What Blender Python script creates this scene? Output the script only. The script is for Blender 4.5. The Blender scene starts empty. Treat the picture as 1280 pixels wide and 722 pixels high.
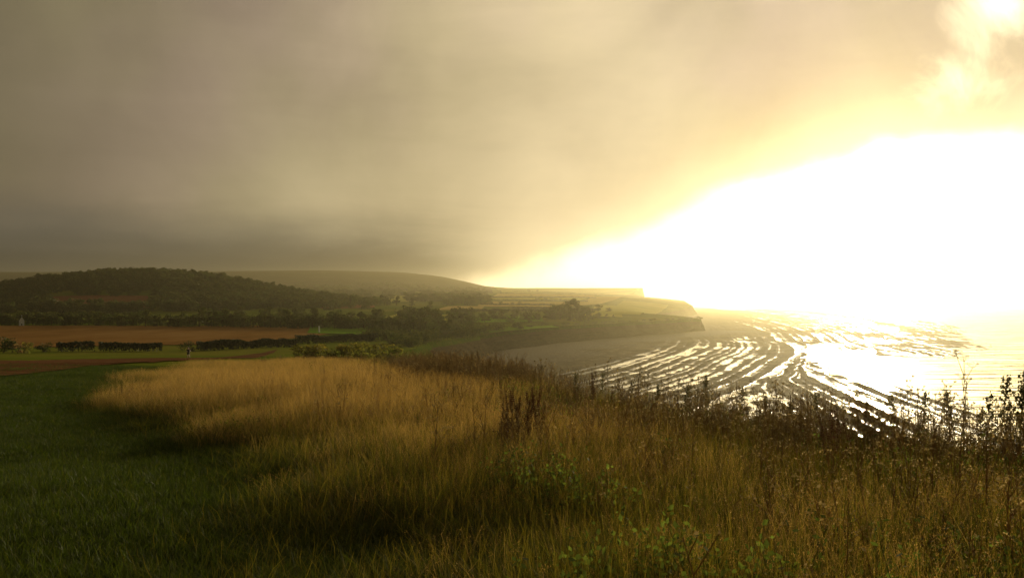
import bpy, math, random
import numpy as np
from mathutils import Vector, Matrix, Euler

rng = np.random.default_rng(11)
random.seed(5)
S = bpy.context.scene
C = S.collection
R = math.radians

# ------------------------------------------------------------------ camera
CAM_Z = 32.0
F = 1004.0                      # focal length in photo pixels (1280 wide)
PITCH = math.atan(15.0 / F)
cd = bpy.data.cameras.new('camera')
cam = bpy.data.objects.new('camera', cd)
C.objects.link(cam)
cam.location = (0, 0, CAM_Z)
cam.rotation_euler = (R(90) + PITCH, 0, 0)
cd.sensor_width = 36.0
cd.lens = 36.0 * F / 1280.0
cd.clip_start = 0.1
cd.clip_end = 60000
S.camera = cam

# ------------------------------------------------------------------ exposure / render
S.view_settings.view_transform = 'Standard'
S.view_settings.look = 'None'
S.view_settings.gamma = 1.0
S.view_settings.use_curve_mapping = False
S.view_settings.exposure = 0.0
S.render.engine = 'CYCLES'
cy = S.cycles
cy.max_bounces = 5
cy.diffuse_bounces = 2
cy.glossy_bounces = 2
cy.transmission_bounces = 3
cy.transparent_max_bounces = 6
cy.volume_bounces = 0
cy.caustics_reflective = False
cy.caustics_refractive = False
cy.use_denoising = True
cy.sample_clamp_indirect = 4.0

# ------------------------------------------------------------------ sun
SUN_AZ, SUN_EL = R(24.0), R(7.5)          # azimuth from +Y towards +X
sun_dir = Vector((math.sin(SUN_AZ) * math.cos(SUN_EL), math.cos(SUN_AZ) * math.cos(SUN_EL), math.sin(SUN_EL)))
sl = bpy.data.lights.new('sun', 'SUN')
sl.energy = 3.8
sl.angle = R(2.5)
sl.color = (1.0, 0.84, 0.55)
sun = bpy.data.objects.new('sun', sl)
C.objects.link(sun)
sun.rotation_euler = (-sun_dir).to_track_quat('-Z', 'Y').to_euler()
sun.location = (0, 0, 300)


class NT:
    """small helper to write node graphs"""
    def __init__(s, tree):
        s.t = tree

    def n(s, typ, **kw):
        nd = s.t.nodes.new(typ)
        for k, v in kw.items():
            setattr(nd, k, v)
        return nd

    def put(s, sock, v):
        if v is None:
            return
        if isinstance(v, bpy.types.NodeSocket):
            s.t.links.new(v, sock)
        else:
            sock.default_value = v

    def m(s, op, a, b=None, c=None, clamp=False):
        nd = s.n('ShaderNodeMath', operation=op, use_clamp=clamp)
        s.put(nd.inputs[0], a); s.put(nd.inputs[1], b)
        if c is not None:
            s.put(nd.inputs[2], c)
        return nd.outputs[0]

    def vm(s, op, a, b=None):
        nd = s.n('ShaderNodeVectorMath', operation=op)
        s.put(nd.inputs[0], a)
        if b is not None:
            s.put(nd.inputs[1], b)
        return nd

    def mix(s, f, a, b, blend='MIX'):
        nd = s.n('ShaderNodeMix', data_type='RGBA', blend_type=blend)
        s.put(nd.inputs[0], f); s.put(nd.inputs[6], a); s.put(nd.inputs[7], b)
        return nd.outputs[2]

    def noise(s, vec, scale, detail=4, rough=0.55, dist=0.0):
        nd = s.n('ShaderNodeTexNoise')
        s.put(nd.inputs['Vector'], vec)
        nd.inputs['Scale'].default_value = scale
        nd.inputs['Detail'].default_value = detail
        nd.inputs['Roughness'].default_value = rough
        nd.inputs['Distortion'].default_value = dist
        return nd.outputs[0]

    def ramp(s, f, stops, interp='LINEAR'):
        nd = s.n('ShaderNodeValToRGB')
        cr = nd.color_ramp
        cr.interpolation = interp
        while len(cr.elements) < len(stops):
            cr.elements.new(0.5)
        for e, (p, c) in zip(cr.elements, stops):
            e.position = p
            e.color = c if len(c) == 4 else (*c, 1)
        s.put(nd.inputs[0], f)
        return nd.outputs[0]

    def sstep(s, lo, hi, x):
        nd = s.n('ShaderNodeMapRange', interpolation_type='SMOOTHSTEP')
        s.put(nd.inputs[0], x); s.put(nd.inputs[1], lo); s.put(nd.inputs[2], hi)
        return nd.outputs[0]


# ------------------------------------------------------------------ world: low sun in a clear strip under a cloud deck
W = bpy.data.worlds.new('World')
S.world = W
W.use_nodes = True
nt = NT(W.node_tree)
W.node_tree.nodes.clear()
out = nt.n('ShaderNodeOutputWorld')
bg = nt.n('ShaderNodeBackground')
BG = 0.1
bg.inputs['Strength'].default_value = BG
sky = nt.n('ShaderNodeTexSky', sky_type='NISHITA', sun_disc=False)
sky.sun_elevation = SUN_EL
sky.sun_rotation = SUN_AZ
sky.dust_density = 3.0
d = nt.n('ShaderNodeTexCoord').outputs['Generated']
sx = nt.n('ShaderNodeSeparateXYZ'); nt.put(sx.inputs[0], d)
az = nt.m('MULTIPLY', nt.m('ARCTAN2', sx.outputs[0], sx.outputs[1]), 180 / math.pi)
el = nt.m('MULTIPLY', nt.m('ARCSINE', sx.outputs[2]), 180 / math.pi)
th = nt.m('MULTIPLY', nt.m('ARCCOSINE', nt.m('MINIMUM', nt.vm('DOT_PRODUCT', d, tuple(sun_dir)).outputs['Value'], 1.0)), 180 / math.pi)
n_big = nt.noise(d, 3.2, 5, 0.55, 0.4)
mp = nt.n('ShaderNodeMapping'); nt.put(mp.inputs[0], d); mp.inputs['Scale'].default_value = (1, 1, 5)
n_str = nt.noise(mp.outputs[0], 3.5, 5, 0.6, 0.3)
n_edge = nt.noise(d, 9.0, 4, 0.5)
n_hole = nt.noise(d, 10.0, 6, 0.58, .6)
# lower edge of the cloud deck, degrees above the horizon against azimuth
EDGE = [(-180, -6), (-60, -6), (-20, -5), (-6, -0.9), (-2, 0.2), (3.4, 1.7), (9.1, 4.0), (14.5, 6.2), (19.7, 7.6), (25, 8.4), (32.5, 9.0),
        (60, 8.5), (85, 6), (105, 1), (120, -5), (180, -6)]
edge = nt.ramp(nt.m('DIVIDE', nt.m('ADD', az, 180), 360), [((a + 180) / 360, ((e + 10) / 30,) * 3) for a, e in EDGE])
edge = nt.m('SUBTRACT', nt.m('MULTIPLY', edge, 30), 10)
h = nt.m('SUBTRACT', nt.m('ADD', el, nt.m('MULTIPLY', nt.m('SUBTRACT', n_edge, 0.5), 3.0)), edge)      # degrees above the edge
deck = nt.sstep(-0.5, 2.2, h)
glow = nt.m('SUBTRACT', 1.0, nt.sstep(0.0, 5.2, h))
# cloud brightness falls off away from the sun
CL = [(0, (.28, 0.235, 0.17)), (8, (.37, .305, .21)), (15, (.62, .505, .33)), (22, (.68, .55, .335)), (30, (.54, .44, .255)), (40, (.355, .292, .17)),
      (50, (.215, .178, .103)), (62, (.12, .10, .058)), (90, (.10, .087, .057)), (180, (.095, .085, .062))]
cloud = nt.ramp(nt.m('DIVIDE', th, 180), [(a / 180, c) for a, c in CL])
mod = nt.m('ADD', nt.m('MULTIPLY', nt.m('SUBTRACT', n_big, 0.5), 1.05), nt.m('MULTIPLY', nt.m('SUBTRACT', n_str, 0.5), 0.28))
mod = nt.m('ADD', mod, 1.0)
cloud = nt.vm('MULTIPLY', cloud, None).outputs[0] if False else cloud
sc = nt.n('ShaderNodeVectorMath', operation='SCALE'); nt.put(sc.inputs[0], cloud); nt.put(sc.inputs['Scale'], mod)
cloud = sc.outputs[0]
n_hue = nt.noise(d, 2.3, 3, .5)
cloud = nt.mix(nt.sstep(.42, .66, n_hue), cloud, (1.0, .93, 1.12, 1), 'MULTIPLY')
low = nt.m('MULTIPLY', nt.m('SUBTRACT', 1.0, nt.sstep(2.0, 8.0, nt.m('ADD', el, nt.m('MULTIPLY', nt.m('SUBTRACT', n_str, .5), 5.0)))), nt.m('SUBTRACT', 1.0, nt.sstep(-8.0, 3.0, az)))
cloud = nt.mix(nt.m('MULTIPLY', low, .85), cloud, (.085, .083, .07, 1))
# its base, lying on the hilltops, is the darkest
low2 = nt.m('MULTIPLY', nt.m('SUBTRACT', 1.0, nt.sstep(2.0, 4.6, nt.m('ADD', el, nt.m('MULTIPLY', nt.m('SUBTRACT', n_str, .5), 2.5)))), nt.m('SUBTRACT', 1.0, nt.sstep(-7.0, 0.5, az)))
cloud = nt.mix(nt.m('MULTIPLY', low2, .9), cloud, (.03, .033, .033, 1))
# thin yellow rim along the edge, only where the sun is near
near_sun = nt.m('SUBTRACT', 1.0, nt.sstep(14.0, 42.0, th))
cloud = nt.mix(nt.m('MULTIPLY', nt.m('MULTIPLY', glow, near_sun), 0.5), cloud, (1.02, 0.90, 0.62, 1))


def blob(azd, eld, r0, r1):
    a, e = R(azd), R(eld)
    v = (math.sin(a) * math.cos(e), math.cos(a) * math.cos(e), math.sin(e))
    t = nt.m('MULTIPLY', nt.m('ARCCOSINE', nt.m('MINIMUM', nt.vm('DOT_PRODUCT', d, v).outputs['Value'], 1.0)), 180 / math.pi)
    t = nt.m('ADD', t, nt.m('MULTIPLY', nt.m('SUBTRACT', n_hole, 0.5), 11.0))
    return nt.m('SUBTRACT', 1.0, nt.sstep(r0, r1, t))


holes = nt.m('MAXIMUM', nt.m('MULTIPLY', blob(28.8, 13.8, -3.5, 2.8), .7), blob(31.2, 17.6, -3.0, 4.2))
holes = nt.m('MAXIMUM', holes, nt.m('MULTIPLY', blob(37.5, 19.5, .5, 4.0), .7))
gapc = nt.ramp(nt.m('DIVIDE', th, 180), [(0, (1, .9, .62)), (.03, (.55, .49, .34)), (.06, (.37, .33, .23)), (.10, (.42, .375, .26)), (.16, (.42, .37, .255)), (.22, (.28, .25, .17)), (.3, (.12, .108, .08)), (.5, (.08, .07, .05)), (1, (.06, .055, .045))])
g2 = nt.n('ShaderNodeVectorMath', operation='SCALE'); nt.put(g2.inputs[0], gapc); g2.inputs['Scale'].default_value = 44.0
s6 = nt.n('ShaderNodeVectorMath', operation='SCALE'); nt.put(s6.inputs[0], sky.outputs[0]); s6.inputs['Scale'].default_value = .3
gap = nt.vm('ADD', g2.outputs[0], s6.outputs[0]).outputs[0]           # already on the Background's scale
c10 = nt.n('ShaderNodeVectorMath', operation='SCALE'); nt.put(c10.inputs[0], cloud); c10.inputs['Scale'].default_value = 1 / BG
cov = nt.m('MULTIPLY', deck, nt.m('SUBTRACT', 1.0, holes))
col = nt.mix(cov, gap, c10.outputs[0])
nt.put(bg.inputs['Color'], col)
nt.put(out.inputs['Surface'], bg.outputs[0])


# ------------------------------------------------------------------ helpers
def tag(o, label=None, cat=None, group=None, kind=None):
    if label: o['label'] = label
    if cat: o['category'] = cat
    if group: o['group'] = group
    if kind: o['kind'] = kind
    return o


def mesh_np(name, v, quads=None, tris=None, col=None, smooth=False, mat=None, mats=None, midx=None):
    me = bpy.data.meshes.new(name)
    v = np.asarray(v, np.float32)
    nq = 0 if quads is None else len(quads)
    ntr = 0 if tris is None else len(tris)
    me.vertices.add(len(v)); me.vertices.foreach_set('co', v.ravel())
    loops = []
    if nq: loops.append(np.asarray(quads, np.int32).ravel())
    if ntr: loops.append(np.asarray(tris, np.int32).ravel())
    loops = np.concatenate(loops)
    me.loops.add(len(loops)); me.loops.foreach_set('vertex_index', loops)
    me.polygons.add(nq + ntr)
    st = np.concatenate([np.arange(nq) * 4, nq * 4 + np.arange(ntr) * 3]).astype(np.int32)
    me.polygons.foreach_set('loop_start', st)
    me.polygons.foreach_set('use_smooth', np.full(nq + ntr, smooth))
    for mm in (mats or [mat]):
        if mm: me.materials.append(mm)
    if midx is not None:
        me.polygons.foreach_set('material_index', np.asarray(midx, np.int32))
    if col is not None:
        a = me.color_attributes.new('tint', 'FLOAT_COLOR', 'POINT')
        c = np.ones((len(v), 4), np.float32); c[:, :3] = col
        a.data.foreach_set('color', c.ravel())
    me.update(calc_edges=True)
    me.validate()
    return me


def link(name, me, parent=None):
    o = bpy.data.objects.new(name, me)
    C.objects.link(o)
    if parent is not None: o.parent = parent
    return o


def thing(name, loc, label, cat, group=None, rz=0):
    o = bpy.data.objects.new(name, None)
    o.empty_display_size = 0.2
    C.objects.link(o)
    o.location = loc; o.rotation_euler = (0, 0, rz)
    return tag(o, label, cat, group)


def copy_tree(o, parent=None):
    c = o.copy(); C.objects.link(c); c.parent = parent
    for ch in o.children:
        copy_tree(ch, c)
    return c


def grid_mesh(name, X, Y, Z, mat, smooth=True, flip=False, col=None):
    n, m = X.shape
    v = np.stack([X, Y, Z], -1).reshape(-1, 3)
    i = np.arange(n - 1)[:, None] * m + np.arange(m - 1)[None]
    q = np.stack([i, i + 1, i + m + 1, i + m], -1).reshape(-1, 4)
    if flip: q = q[:, ::-1]
    return mesh_np(name, v, quads=q, smooth=smooth, mat=mat, col=col)


# value noise in numpy
_perm = rng.random((256, 256))
def vnoise(x, y):
    xi = np.floor(x).astype(int); yi = np.floor(y).astype(int)
    fx = x - xi; fy = y - yi
    fx = fx * fx * (3 - 2 * fx); fy = fy * fy * (3 - 2 * fy)
    g = lambda a, b: _perm[a % 256, b % 256]
    return (g(xi, yi) * (1 - fx) + g(xi + 1, yi) * fx) * (1 - fy) + (g(xi, yi + 1) * (1 - fx) + g(xi + 1, yi + 1) * fx) * fy
def fbm(x, y, o=4):
    s = 0; a = .5; t = 0
    for k in range(o):
        s = s + a * vnoise(x * 2 ** k + 17.3 * k, y * 2 ** k + 9.1 * k); t += a; a *= .5
    return s / t - .5
def sstep(a, b, x):
    t = np.clip((x - a) / (b - a), 0, 1)
    return t * t * (3 - 2 * t)


# ------------------------------------------------------------------ lie of the land
def table(pts, lo, hi, n, sm):
    xs = np.linspace(lo, hi, n)
    ys = np.interp(xs, *zip(*pts))
    if sm > 0:
        k = int(sm / (hi - lo) * n) * 2 + 1
        w = np.hanning(k + 2)[1:-1]; w /= w.sum()
        ys = np.convolve(np.pad(ys, k // 2, 'edge'), w, 'valid')
    return lambda y: np.interp(y, xs, ys)


prof = table([(-300, 36), (-60, 33), (0, 30.35), (8, 29.95), (60, 27.2), (117, 23.7), (170, 20.3), (220, 18.2), (300, 17.6), (435, 18), (600, 18.5), (1000, 25), (1600, 36),
              (2300, 58), (3000, 84), (3600, 90), (7000, 92)], -300, 7000, 14600, 14)
prof_near = table([(-300, 36), (-60, 33), (0, 30.35), (8, 29.95), (60, 27.2), (117, 23.7), (170, 20.3), (220, 18.2), (300, 17.6)], -300, 300, 6000, 10)
def P(y): return np.where(y < 250, prof_near(np.clip(y, -300, 299)), prof(np.clip(y, -300, 7000)))
# cliff-top line: x of the edge against distance
E_near = table([(-200, 80), (-60, 42), (0, 17), (6, 11), (10.4, 7.0), (12, 4.6), (17.3, 2.9), (21.7, 1.7), (30, .6), (40, -2), (60, -8), (100, -20), (200, -31), (350, -37), (480, -19),
                (595, 32), (670, 82), (740, 132), (785, 165), (800, 175), (813, 180), (819, 190), (838, 197), (850, 190), (866, 160), (950, 155), (1200, 215), (1500, 310), (1800, 400), (2400, 520), (2800, 600), (2900, 626),
                (2960, 622), (3050, 540), (3300, 500), (3500, 560), (3600, 590), (3640, 560), (3700, 300), (4300, -200), (7000, -700)], -200, 7000, 72001, 6)
def E(y): return E_near(y) + np.where(y > 60, fbm(y / 24.0, y * 0 + 3.3) * np.clip(y / 60, 2, 16), 0)
dip = table([(-300, 0), (90, 0), (250, 2), (480, 6), (595, 5.5), (800, 8), (850, 9.5), (1000, 13), (1200, 14), (1800, 20), (2700, 40), (2900, 57), (3100, 50), (3400, 6), (3600, 0), (7000, 0)], -300, 7000, 14600, 20)
dipw = table([(0, 40), (868, 55), (1800, 90), (2900, 400), (7000, 400)], -300, 7000, 14600, 0)
ridge_r = table([(-1.2, 60), (-.4, 66), (-.24, 72), (-.14, 66), (-.09, 50), (-.05, 22), (-.03, 4), (0, 0), (1, 0)], -1.2, 1, 4400, .02)


def Zl(x, y):
    """height of the land at x, y (numpy arrays)"""
    x = np.asarray(x, float); y = np.asarray(y, float)
    u = np.maximum(E(y) - x, 0)
    z = P(y) - dip(y) * np.exp(-u / dipw(y))
    z = z + 37 * np.exp(-np.abs((x + 437) / 172) ** 2.5 - ((y - 950) / 190) ** 2)
    yy = np.maximum(y, 1)
    z = z + ridge_r(np.clip(x / yy, -1.2, 1)) * np.exp(-((y - 3350) / 650) ** 2)
    amp = np.clip(y / 400, 0, 1) * 2.2
    z = z + fbm(x / 140 + 5, y / 140) * amp
    near = 1 - sstep(60, 140, y)
    z = z + near * (fbm(x / 5 + 3, y / 5 + 1) * .22 + fbm(x / 1.1, y / 1.1) * .05)
    # the mown path lies a little lower on the left, a hollow where the photo's lawn dips
    z = z - near * .35 * np.exp(-((x + 9 + .25 * (y - 12)) / 4.5) ** 2) * sstep(6, 14, y)
    return z


def ray(px, py):
    v = Vector(((px - 640) / F, 1.0, -(py - 361) / F))
    c, s_ = math.cos(PITCH), math.sin(PITCH)
    return np.array([v.x, v.y * c - v.z * s_, v.y * s_ + v.z * c])


def at(px, py, far=6000.0):
    """the point of the land seen at a photo pixel"""
    r = ray(px, py)
    t = np.geomspace(3, far, 3000)
    x, y, z = r[0] * t, r[1] * t, CAM_Z + r[2] * t
    below = np.where(z < Zl(x, y))[0]
    k = below[0] if len(below) else len(t) - 1
    return x[k], y[k]


def at_d(px, y):
    """the point of the land in a photo column at a distance"""
    x = (px - 640) / F * y
    return x, y, float(Zl(x, y))


# ------------------------------------------------------------------ materials
def material(name):
    m = bpy.data.materials.new(name); m.use_nodes = True
    m.node_tree.nodes.clear()
    return m, NT(m.node_tree)


def leafy(name, base, trans=0.4, var=0.35, use_tint=True, rough=0.6, warm=None):
    """thin plant matter: diffuse and translucent, tinted by the mesh and varied from plant to plant"""
    m, k = material(name)
    o = k.n('ShaderNodeOutputMaterial')
    c = (*base, 1)
    if use_tint:
        a = k.n('ShaderNodeVertexColor', layer_name='tint')
        c = k.mix(1.0, a.outputs[0], (*base, 1), 'MULTIPLY')
    oi = k.n('ShaderNodeObjectInfo')
    f = k.m('ADD', k.m('MULTIPLY', oi.outputs['Random'], var * 2), 1 - var)
    v = k.n('ShaderNodeVectorMath', operation='SCALE'); k.put(v.inputs[0], c); k.put(v.inputs['Scale'], f)
    df = k.n('ShaderNodeBsdfDiffuse'); k.put(df.inputs[0], v.outputs[0])
    tr = k.n('ShaderNodeBsdfTranslucent'); k.put(tr.inputs[0], v.outputs[0])
    mx = k.n('ShaderNodeMixShader'); mx.inputs[0].default_value = trans
    k.put(mx.inputs[1], df.outputs[0]); k.put(mx.inputs[2], tr.outputs[0])
    gl = k.n('ShaderNodeBsdfGlossy'); gl.inputs['Roughness'].default_value = rough
    gl.inputs[0].default_value = (.8, .8, .8, 1)
    m2 = k.n('ShaderNodeMixShader'); m2.inputs[0].default_value = 0.03
    k.put(m2.inputs[1], mx.outputs[0]); k.put(m2.inputs[2], gl.outputs[0])
    k.put(o.inputs[0], m2.outputs[0])
    return m


def rough_mat(name, cols, scale, rough=0.9, bump=0.3, bscale=None, stretch=None, bdist=0.1, coords='Object'):
    """earth, rock, turf: noise between two or three colours with bump"""
    m, k = material(name)
    o = k.n('ShaderNodeOutputMaterial')
    tc = k.n('ShaderNodeTexCoord').outputs[coords]
    if stretch:
        mp = k.n('ShaderNodeMapping'); k.put(mp.inputs[0], tc); mp.inputs['Scale'].default_value = stretch; tc = mp.outputs[0]
    n1 = k.noise(tc, scale, 6, 0.6)
    n2 = k.noise(tc, scale * 6.3, 4, 0.6)
    f = k.m('ADD', k.m('MULTIPLY', n1, .7), k.m('MULTIPLY', n2, .3))
    stops = [(.34 + .32 * i / (len(cols) - 1), c) for i, c in enumerate(cols)]
    c = k.ramp(f, stops)
    b = k.n('ShaderNodeBsdfPrincipled')
    k.put(b.inputs['Base Color'], c); b.inputs['Roughness'].default_value = rough
    b.inputs['Specular IOR Level'].default_value = 0.0
    bp = k.n('ShaderNodeBump'); bp.inputs['Strength'].default_value = bump; bp.inputs['Distance'].default_value = bdist
    k.put(bp.inputs['Height'], k.noise(tc, bscale or scale * 5, 5, .65))
    k.put(b.inputs['Normal'], bp.outputs[0])
    k.put(o.inputs[0], b.outputs[0])
    return m


M_turf = rough_mat('turf', [(.025, .042, .006), (.05, .075, .010), (.09, .085, .018)], .35, .95, .5, 9, bdist=.05)
M_pasture = rough_mat('pasture', [(.07, .10, .010), (.115, .145, .016), (.19, .17, .028)], .012, .95, .2, .4)
M_plough = rough_mat('ploughed_earth', [(.17, .088, .026), (.24, .125, .037), (.30, .17, .06)], .03, .95, .4, .6, stretch=(1, .35, 1), bdist=.3)
M_track = rough_mat('track_earth', [(.07, .04, .018), (.13, .062, .028), (.19, .10, .05)], .12, .95, .5, 2.5, stretch=(.5, 1.6, 1), bdist=.1)
M_green = rough_mat('green_crop', [(.10, .19, .015), (.14, .25, .02), (.18, .28, .03)], .03, .95, .2, 1)
M_lime = rough_mat('hay_meadow', [(.26, .27, .045), (.34, .33, .06), (.40, .37, .08)], .01, .95, .2, .3)
M_straw = rough_mat('stubble', [(.34, .25, .07), (.42, .31, .09), (.46, .36, .12)], .01, .95, .2, .3)
M_red = rough_mat('red_earth', [(.15, .06, .032), (.21, .085, .042), (.26, .12, .06)], .02, .95, .2, .3)
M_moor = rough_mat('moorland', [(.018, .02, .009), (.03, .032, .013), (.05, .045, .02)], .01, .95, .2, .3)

# rock of the cliffs: level beds
M_cliff, k = material('cliff_rock')
o_ = k.n('ShaderNodeOutputMaterial'); b_ = k.n('ShaderNodeBsdfPrincipled')
tc_ = k.n('ShaderNodeTexCoord').outputs['Object']
mp_ = k.n('ShaderNodeMapping'); k.put(mp_.inputs[0], tc_); mp_.inputs['Scale'].default_value = (.02, .02, 1.1)
nb = k.noise(mp_.outputs[0], 1.0, 5, .6, .3)
ng = k.noise(tc_, .25, 5, .6)
k.put(b_.inputs['Base Color'], k.ramp(k.m('ADD', k.m('MULTIPLY', nb, .65), k.m('MULTIPLY', ng, .35)), [(.36, (.028, .02, .011)), (.48, (.075, .054, .03)), (.56, (.04, .03, .017)), (.66, (.11, .08, .048))]))
b_.inputs['Roughness'].default_value = .9; b_.inputs['Specular IOR Level'].default_value = 0.0
bp_ = k.n('ShaderNodeBump'); bp_.inputs['Strength'].default_value = .7; bp_.inputs['Distance'].default_value = .6
k.put(bp_.inputs['Height'], k.m('ADD', nb, k.m('MULTIPLY', k.noise(tc_, .6, 5, .6), .6)))
k.put(b_.inputs['Normal'], bp_.outputs[0]); k.put(o_.inputs[0], b_.outputs[0])

# wet limestone and shale ledges of the shore
M_shore, k = material('shore_rock')
o_ = k.n('ShaderNodeOutputMaterial'); b_ = k.n('ShaderNodeBsdfPrincipled')
tc_ = k.n('ShaderNodeTexCoord').outputs['Object']
n1_ = k.noise(tc_, .05, 6, .62); n2_ = k.noise(tc_, .8, 5, .6)
wet = k.n('ShaderNodeVertexColor', layer_name='tint')
sw = k.n('ShaderNodeSeparateColor'); k.put(sw.inputs[0], wet.outputs[0])
shingle = k.ramp(n2_, [(.35, (.10, .08, .052)), (.65, (.17, .138, .095))])
rock = k.ramp(k.m('ADD', k.m('MULTIPLY', n1_, .5), k.m('MULTIPLY', n2_, .5)), [(.36, (.06, .046, .02)), (.5, (.12, .09, .04)), (.64, (.19, .14, .062))])
k.put(b_.inputs['Base Color'], k.mix(sw.outputs[0], rock, shingle))
pz_ = k.n('ShaderNodeSeparateXYZ'); k.put(pz_.inputs[0], k.n('ShaderNodeNewGeometry').outputs['Position'])
dry_ = k.sstep(.0, .17, k.m('ADD', pz_.outputs[2], k.m('MULTIPLY', k.m('SUBTRACT', n2_, .5), .35)))      # rock just clear of the water is wet
k.put(b_.inputs['Roughness'], k.m('ADD', k.m('MULTIPLY', dry_, .5), .3)); k.put(b_.inputs['Specular IOR Level'], k.m('SUBTRACT', .2, k.m('MULTIPLY', dry_, .195)))
bp_ = k.n('ShaderNodeBump'); bp_.inputs['Strength'].default_value = .6; bp_.inputs['Distance'].default_value = .4
k.put(bp_.inputs['Height'], k.noise(tc_, .9, 6, .7))
k.put(b_.inputs['Normal'], bp_.outputs[0]); k.put(o_.inputs[0], b_.outputs[0])

# sea: dark water, mirror-like at a glance, ruffled by small waves
M_sea, k = material('sea_water')
o_ = k.n('ShaderNodeOutputMaterial'); b_ = k.n('ShaderNodeBsdfPrincipled')
b_.inputs['Base Color'].default_value = (.035, .045, .04, 1); sp_ = k.n('ShaderNodeSeparateXYZ'); k.put(sp_.inputs[0], k.n('ShaderNodeNewGeometry').outputs['Position'])
off_ = k.m('SUBTRACT', sp_.outputs[0], k.m('ADD', k.m('MULTIPLY', sp_.outputs[1], .43), 34))      # metres off the tide line
open_ = k.sstep(-25.0, 60.0, off_)
k.put(b_.inputs['Roughness'], k.m('ADD', k.m('MULTIPLY', open_, .13), .06))
b_.inputs['IOR'].default_value = 1.33
tc_ = k.n('ShaderNodeTexCoord').outputs['Object']
mp_ = k.n('ShaderNodeMapping'); k.put(mp_.inputs[0], tc_); mp_.inputs['Rotation'].default_value = (0, 0, R(-14)); mp_.inputs['Scale'].default_value = (.012, .05, 1)
w1 = k.noise(mp_.outputs[0], 1.0, 5, .6, .5)
mp3 = k.n('ShaderNodeMapping'); k.put(mp3.inputs[0], tc_); mp3.inputs['Rotation'].default_value = (0, 0, R(-12)); mp3.inputs['Scale'].default_value = (.012, .06, 1)
n3_ = k.noise(mp3.outputs[0], 1.0, 3, .5, .4)
wv_ = k.m('POWER', k.m('SUBTRACT', 1.0, k.m('ABSOLUTE', k.m('MULTIPLY', k.m('SUBTRACT', n3_, .5), 5.0)), clamp=True), 2.0)
mp2 = k.n('ShaderNodeMapping'); k.put(mp2.inputs[0], tc_); mp2.inputs['Rotation'].default_value = (0, 0, R(-8)); mp2.inputs['Scale'].default_value = (.12, .4, 1)
w2 = k.noise(mp2.outputs[0], 1.0, 4, .6)
bp_ = k.n('ShaderNodeBump'); bp_.inputs['Strength'].default_value = 1.0; bp_.inputs['Distance'].default_value = 1.0
k.put(bp_.inputs['Height'], k.m('ADD', k.m('ADD', k.m('MULTIPLY', w1, .35), k.m('MULTIPLY', wv_, k.m('MULTIPLY', open_, 2.2))), k.m('MULTIPLY', w2, .07)))
k.put(b_.inputs['Normal'], bp_.outputs[0]); k.put(o_.inputs[0], b_.outputs[0])

M_tree = leafy('tree_foliage', (.08, .097, .015), .35, .3)
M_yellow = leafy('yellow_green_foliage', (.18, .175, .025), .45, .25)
M_bark = rough_mat('bark', [(.05, .038, .025), (.09, .07, .045)], 2.0, .9, .5, 8)
M_hedge = leafy('hedge_foliage', (.035, .045, .014), .25, .2)
M_lawn = leafy('short_grass', (.068, .094, .006), .45, .3)
M_rank = leafy('rank_grass', (.11, .13, .013), .5, .3)
M_dry = leafy('dry_grass', (.45, .30, .075), .55, .22)
M_weed = leafy('dry_weed', (.27, .195, .072), .55, .3)
M_dock = leafy('dock_seed', (.11, .045, .02), .3, .2)
M_herb = leafy('green_herb', (.12, .16, .02), .55, .3)
M_white = rough_mat('white_paint', [(.72, .70, .64), (.8, .79, .74)], 1.0, .7, .05)
M_slate = rough_mat('roof_slate', [(.08, .07, .07), (.13, .11, .1)], 1.0, .8, .3)
M_glass, k = material('window_glass')
o_ = k.n('ShaderNodeOutputMaterial'); b_ = k.n('ShaderNodeBsdfPrincipled'); b_.inputs['Base Color'].default_value = (.02, .022, .025, 1); b_.inputs['Roughness'].default_value = .08
k.put(o_.inputs[0], b_.outputs[0])

# ------------------------------------------------------------------ land
rows = np.concatenate([np.linspace(-80, 0, 40, endpoint=False), np.linspace(0, 60, 150, endpoint=False), np.geomspace(60, 470, 120, endpoint=False),
                       np.arange(470, 960, 3.5), np.geomspace(960, 6500, 170)])
t = np.linspace(0, 1, 230) ** 1.6
umax = E(rows) + .95 * np.abs(rows) + 70
Xg = E(rows)[:, None] - umax[:, None] * t[None]
Yg = np.repeat(rows[:, None], len(t), 1)
Zg = Zl(Xg, Yg)
tag(link('ground', grid_mesh('ground', Xg, Yg, Zg, M_turf, flip=True)), 'rolling green land from the clifftop to the far ridge', 'ground', kind='structure')
# far land takes the duller pasture colour (field by field), near land keeps turf
gm = bpy.data.objects['ground'].data
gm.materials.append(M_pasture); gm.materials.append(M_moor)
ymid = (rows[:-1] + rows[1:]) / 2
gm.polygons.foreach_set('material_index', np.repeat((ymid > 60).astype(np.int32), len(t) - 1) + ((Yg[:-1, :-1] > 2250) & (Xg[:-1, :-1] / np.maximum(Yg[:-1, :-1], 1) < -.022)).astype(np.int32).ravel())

# cliff: from the edge down to the shore
def run(y): return np.interp(y, [-100, 60, 120, 400, 480, 900, 1200, 2900, 3600], [26, 26, 24, 16, 9, 6, 10, 22, 26])
crow = np.concatenate([np.linspace(-80, 120, 160, endpoint=False), np.linspace(120, 470, 120, endpoint=False), np.arange(470, 960, 2.0), np.geomspace(960, 6500, 220)])
tv = np.linspace(0, 1, 18)
Et = E(crow); Zt = Zl(Et, crow)
prof_c = np.where(crow[:, None] > 300, tv[None] ** 1.0, tv[None])
outw = run(crow)[:, None] * (tv[None] ** 1.3)
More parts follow.
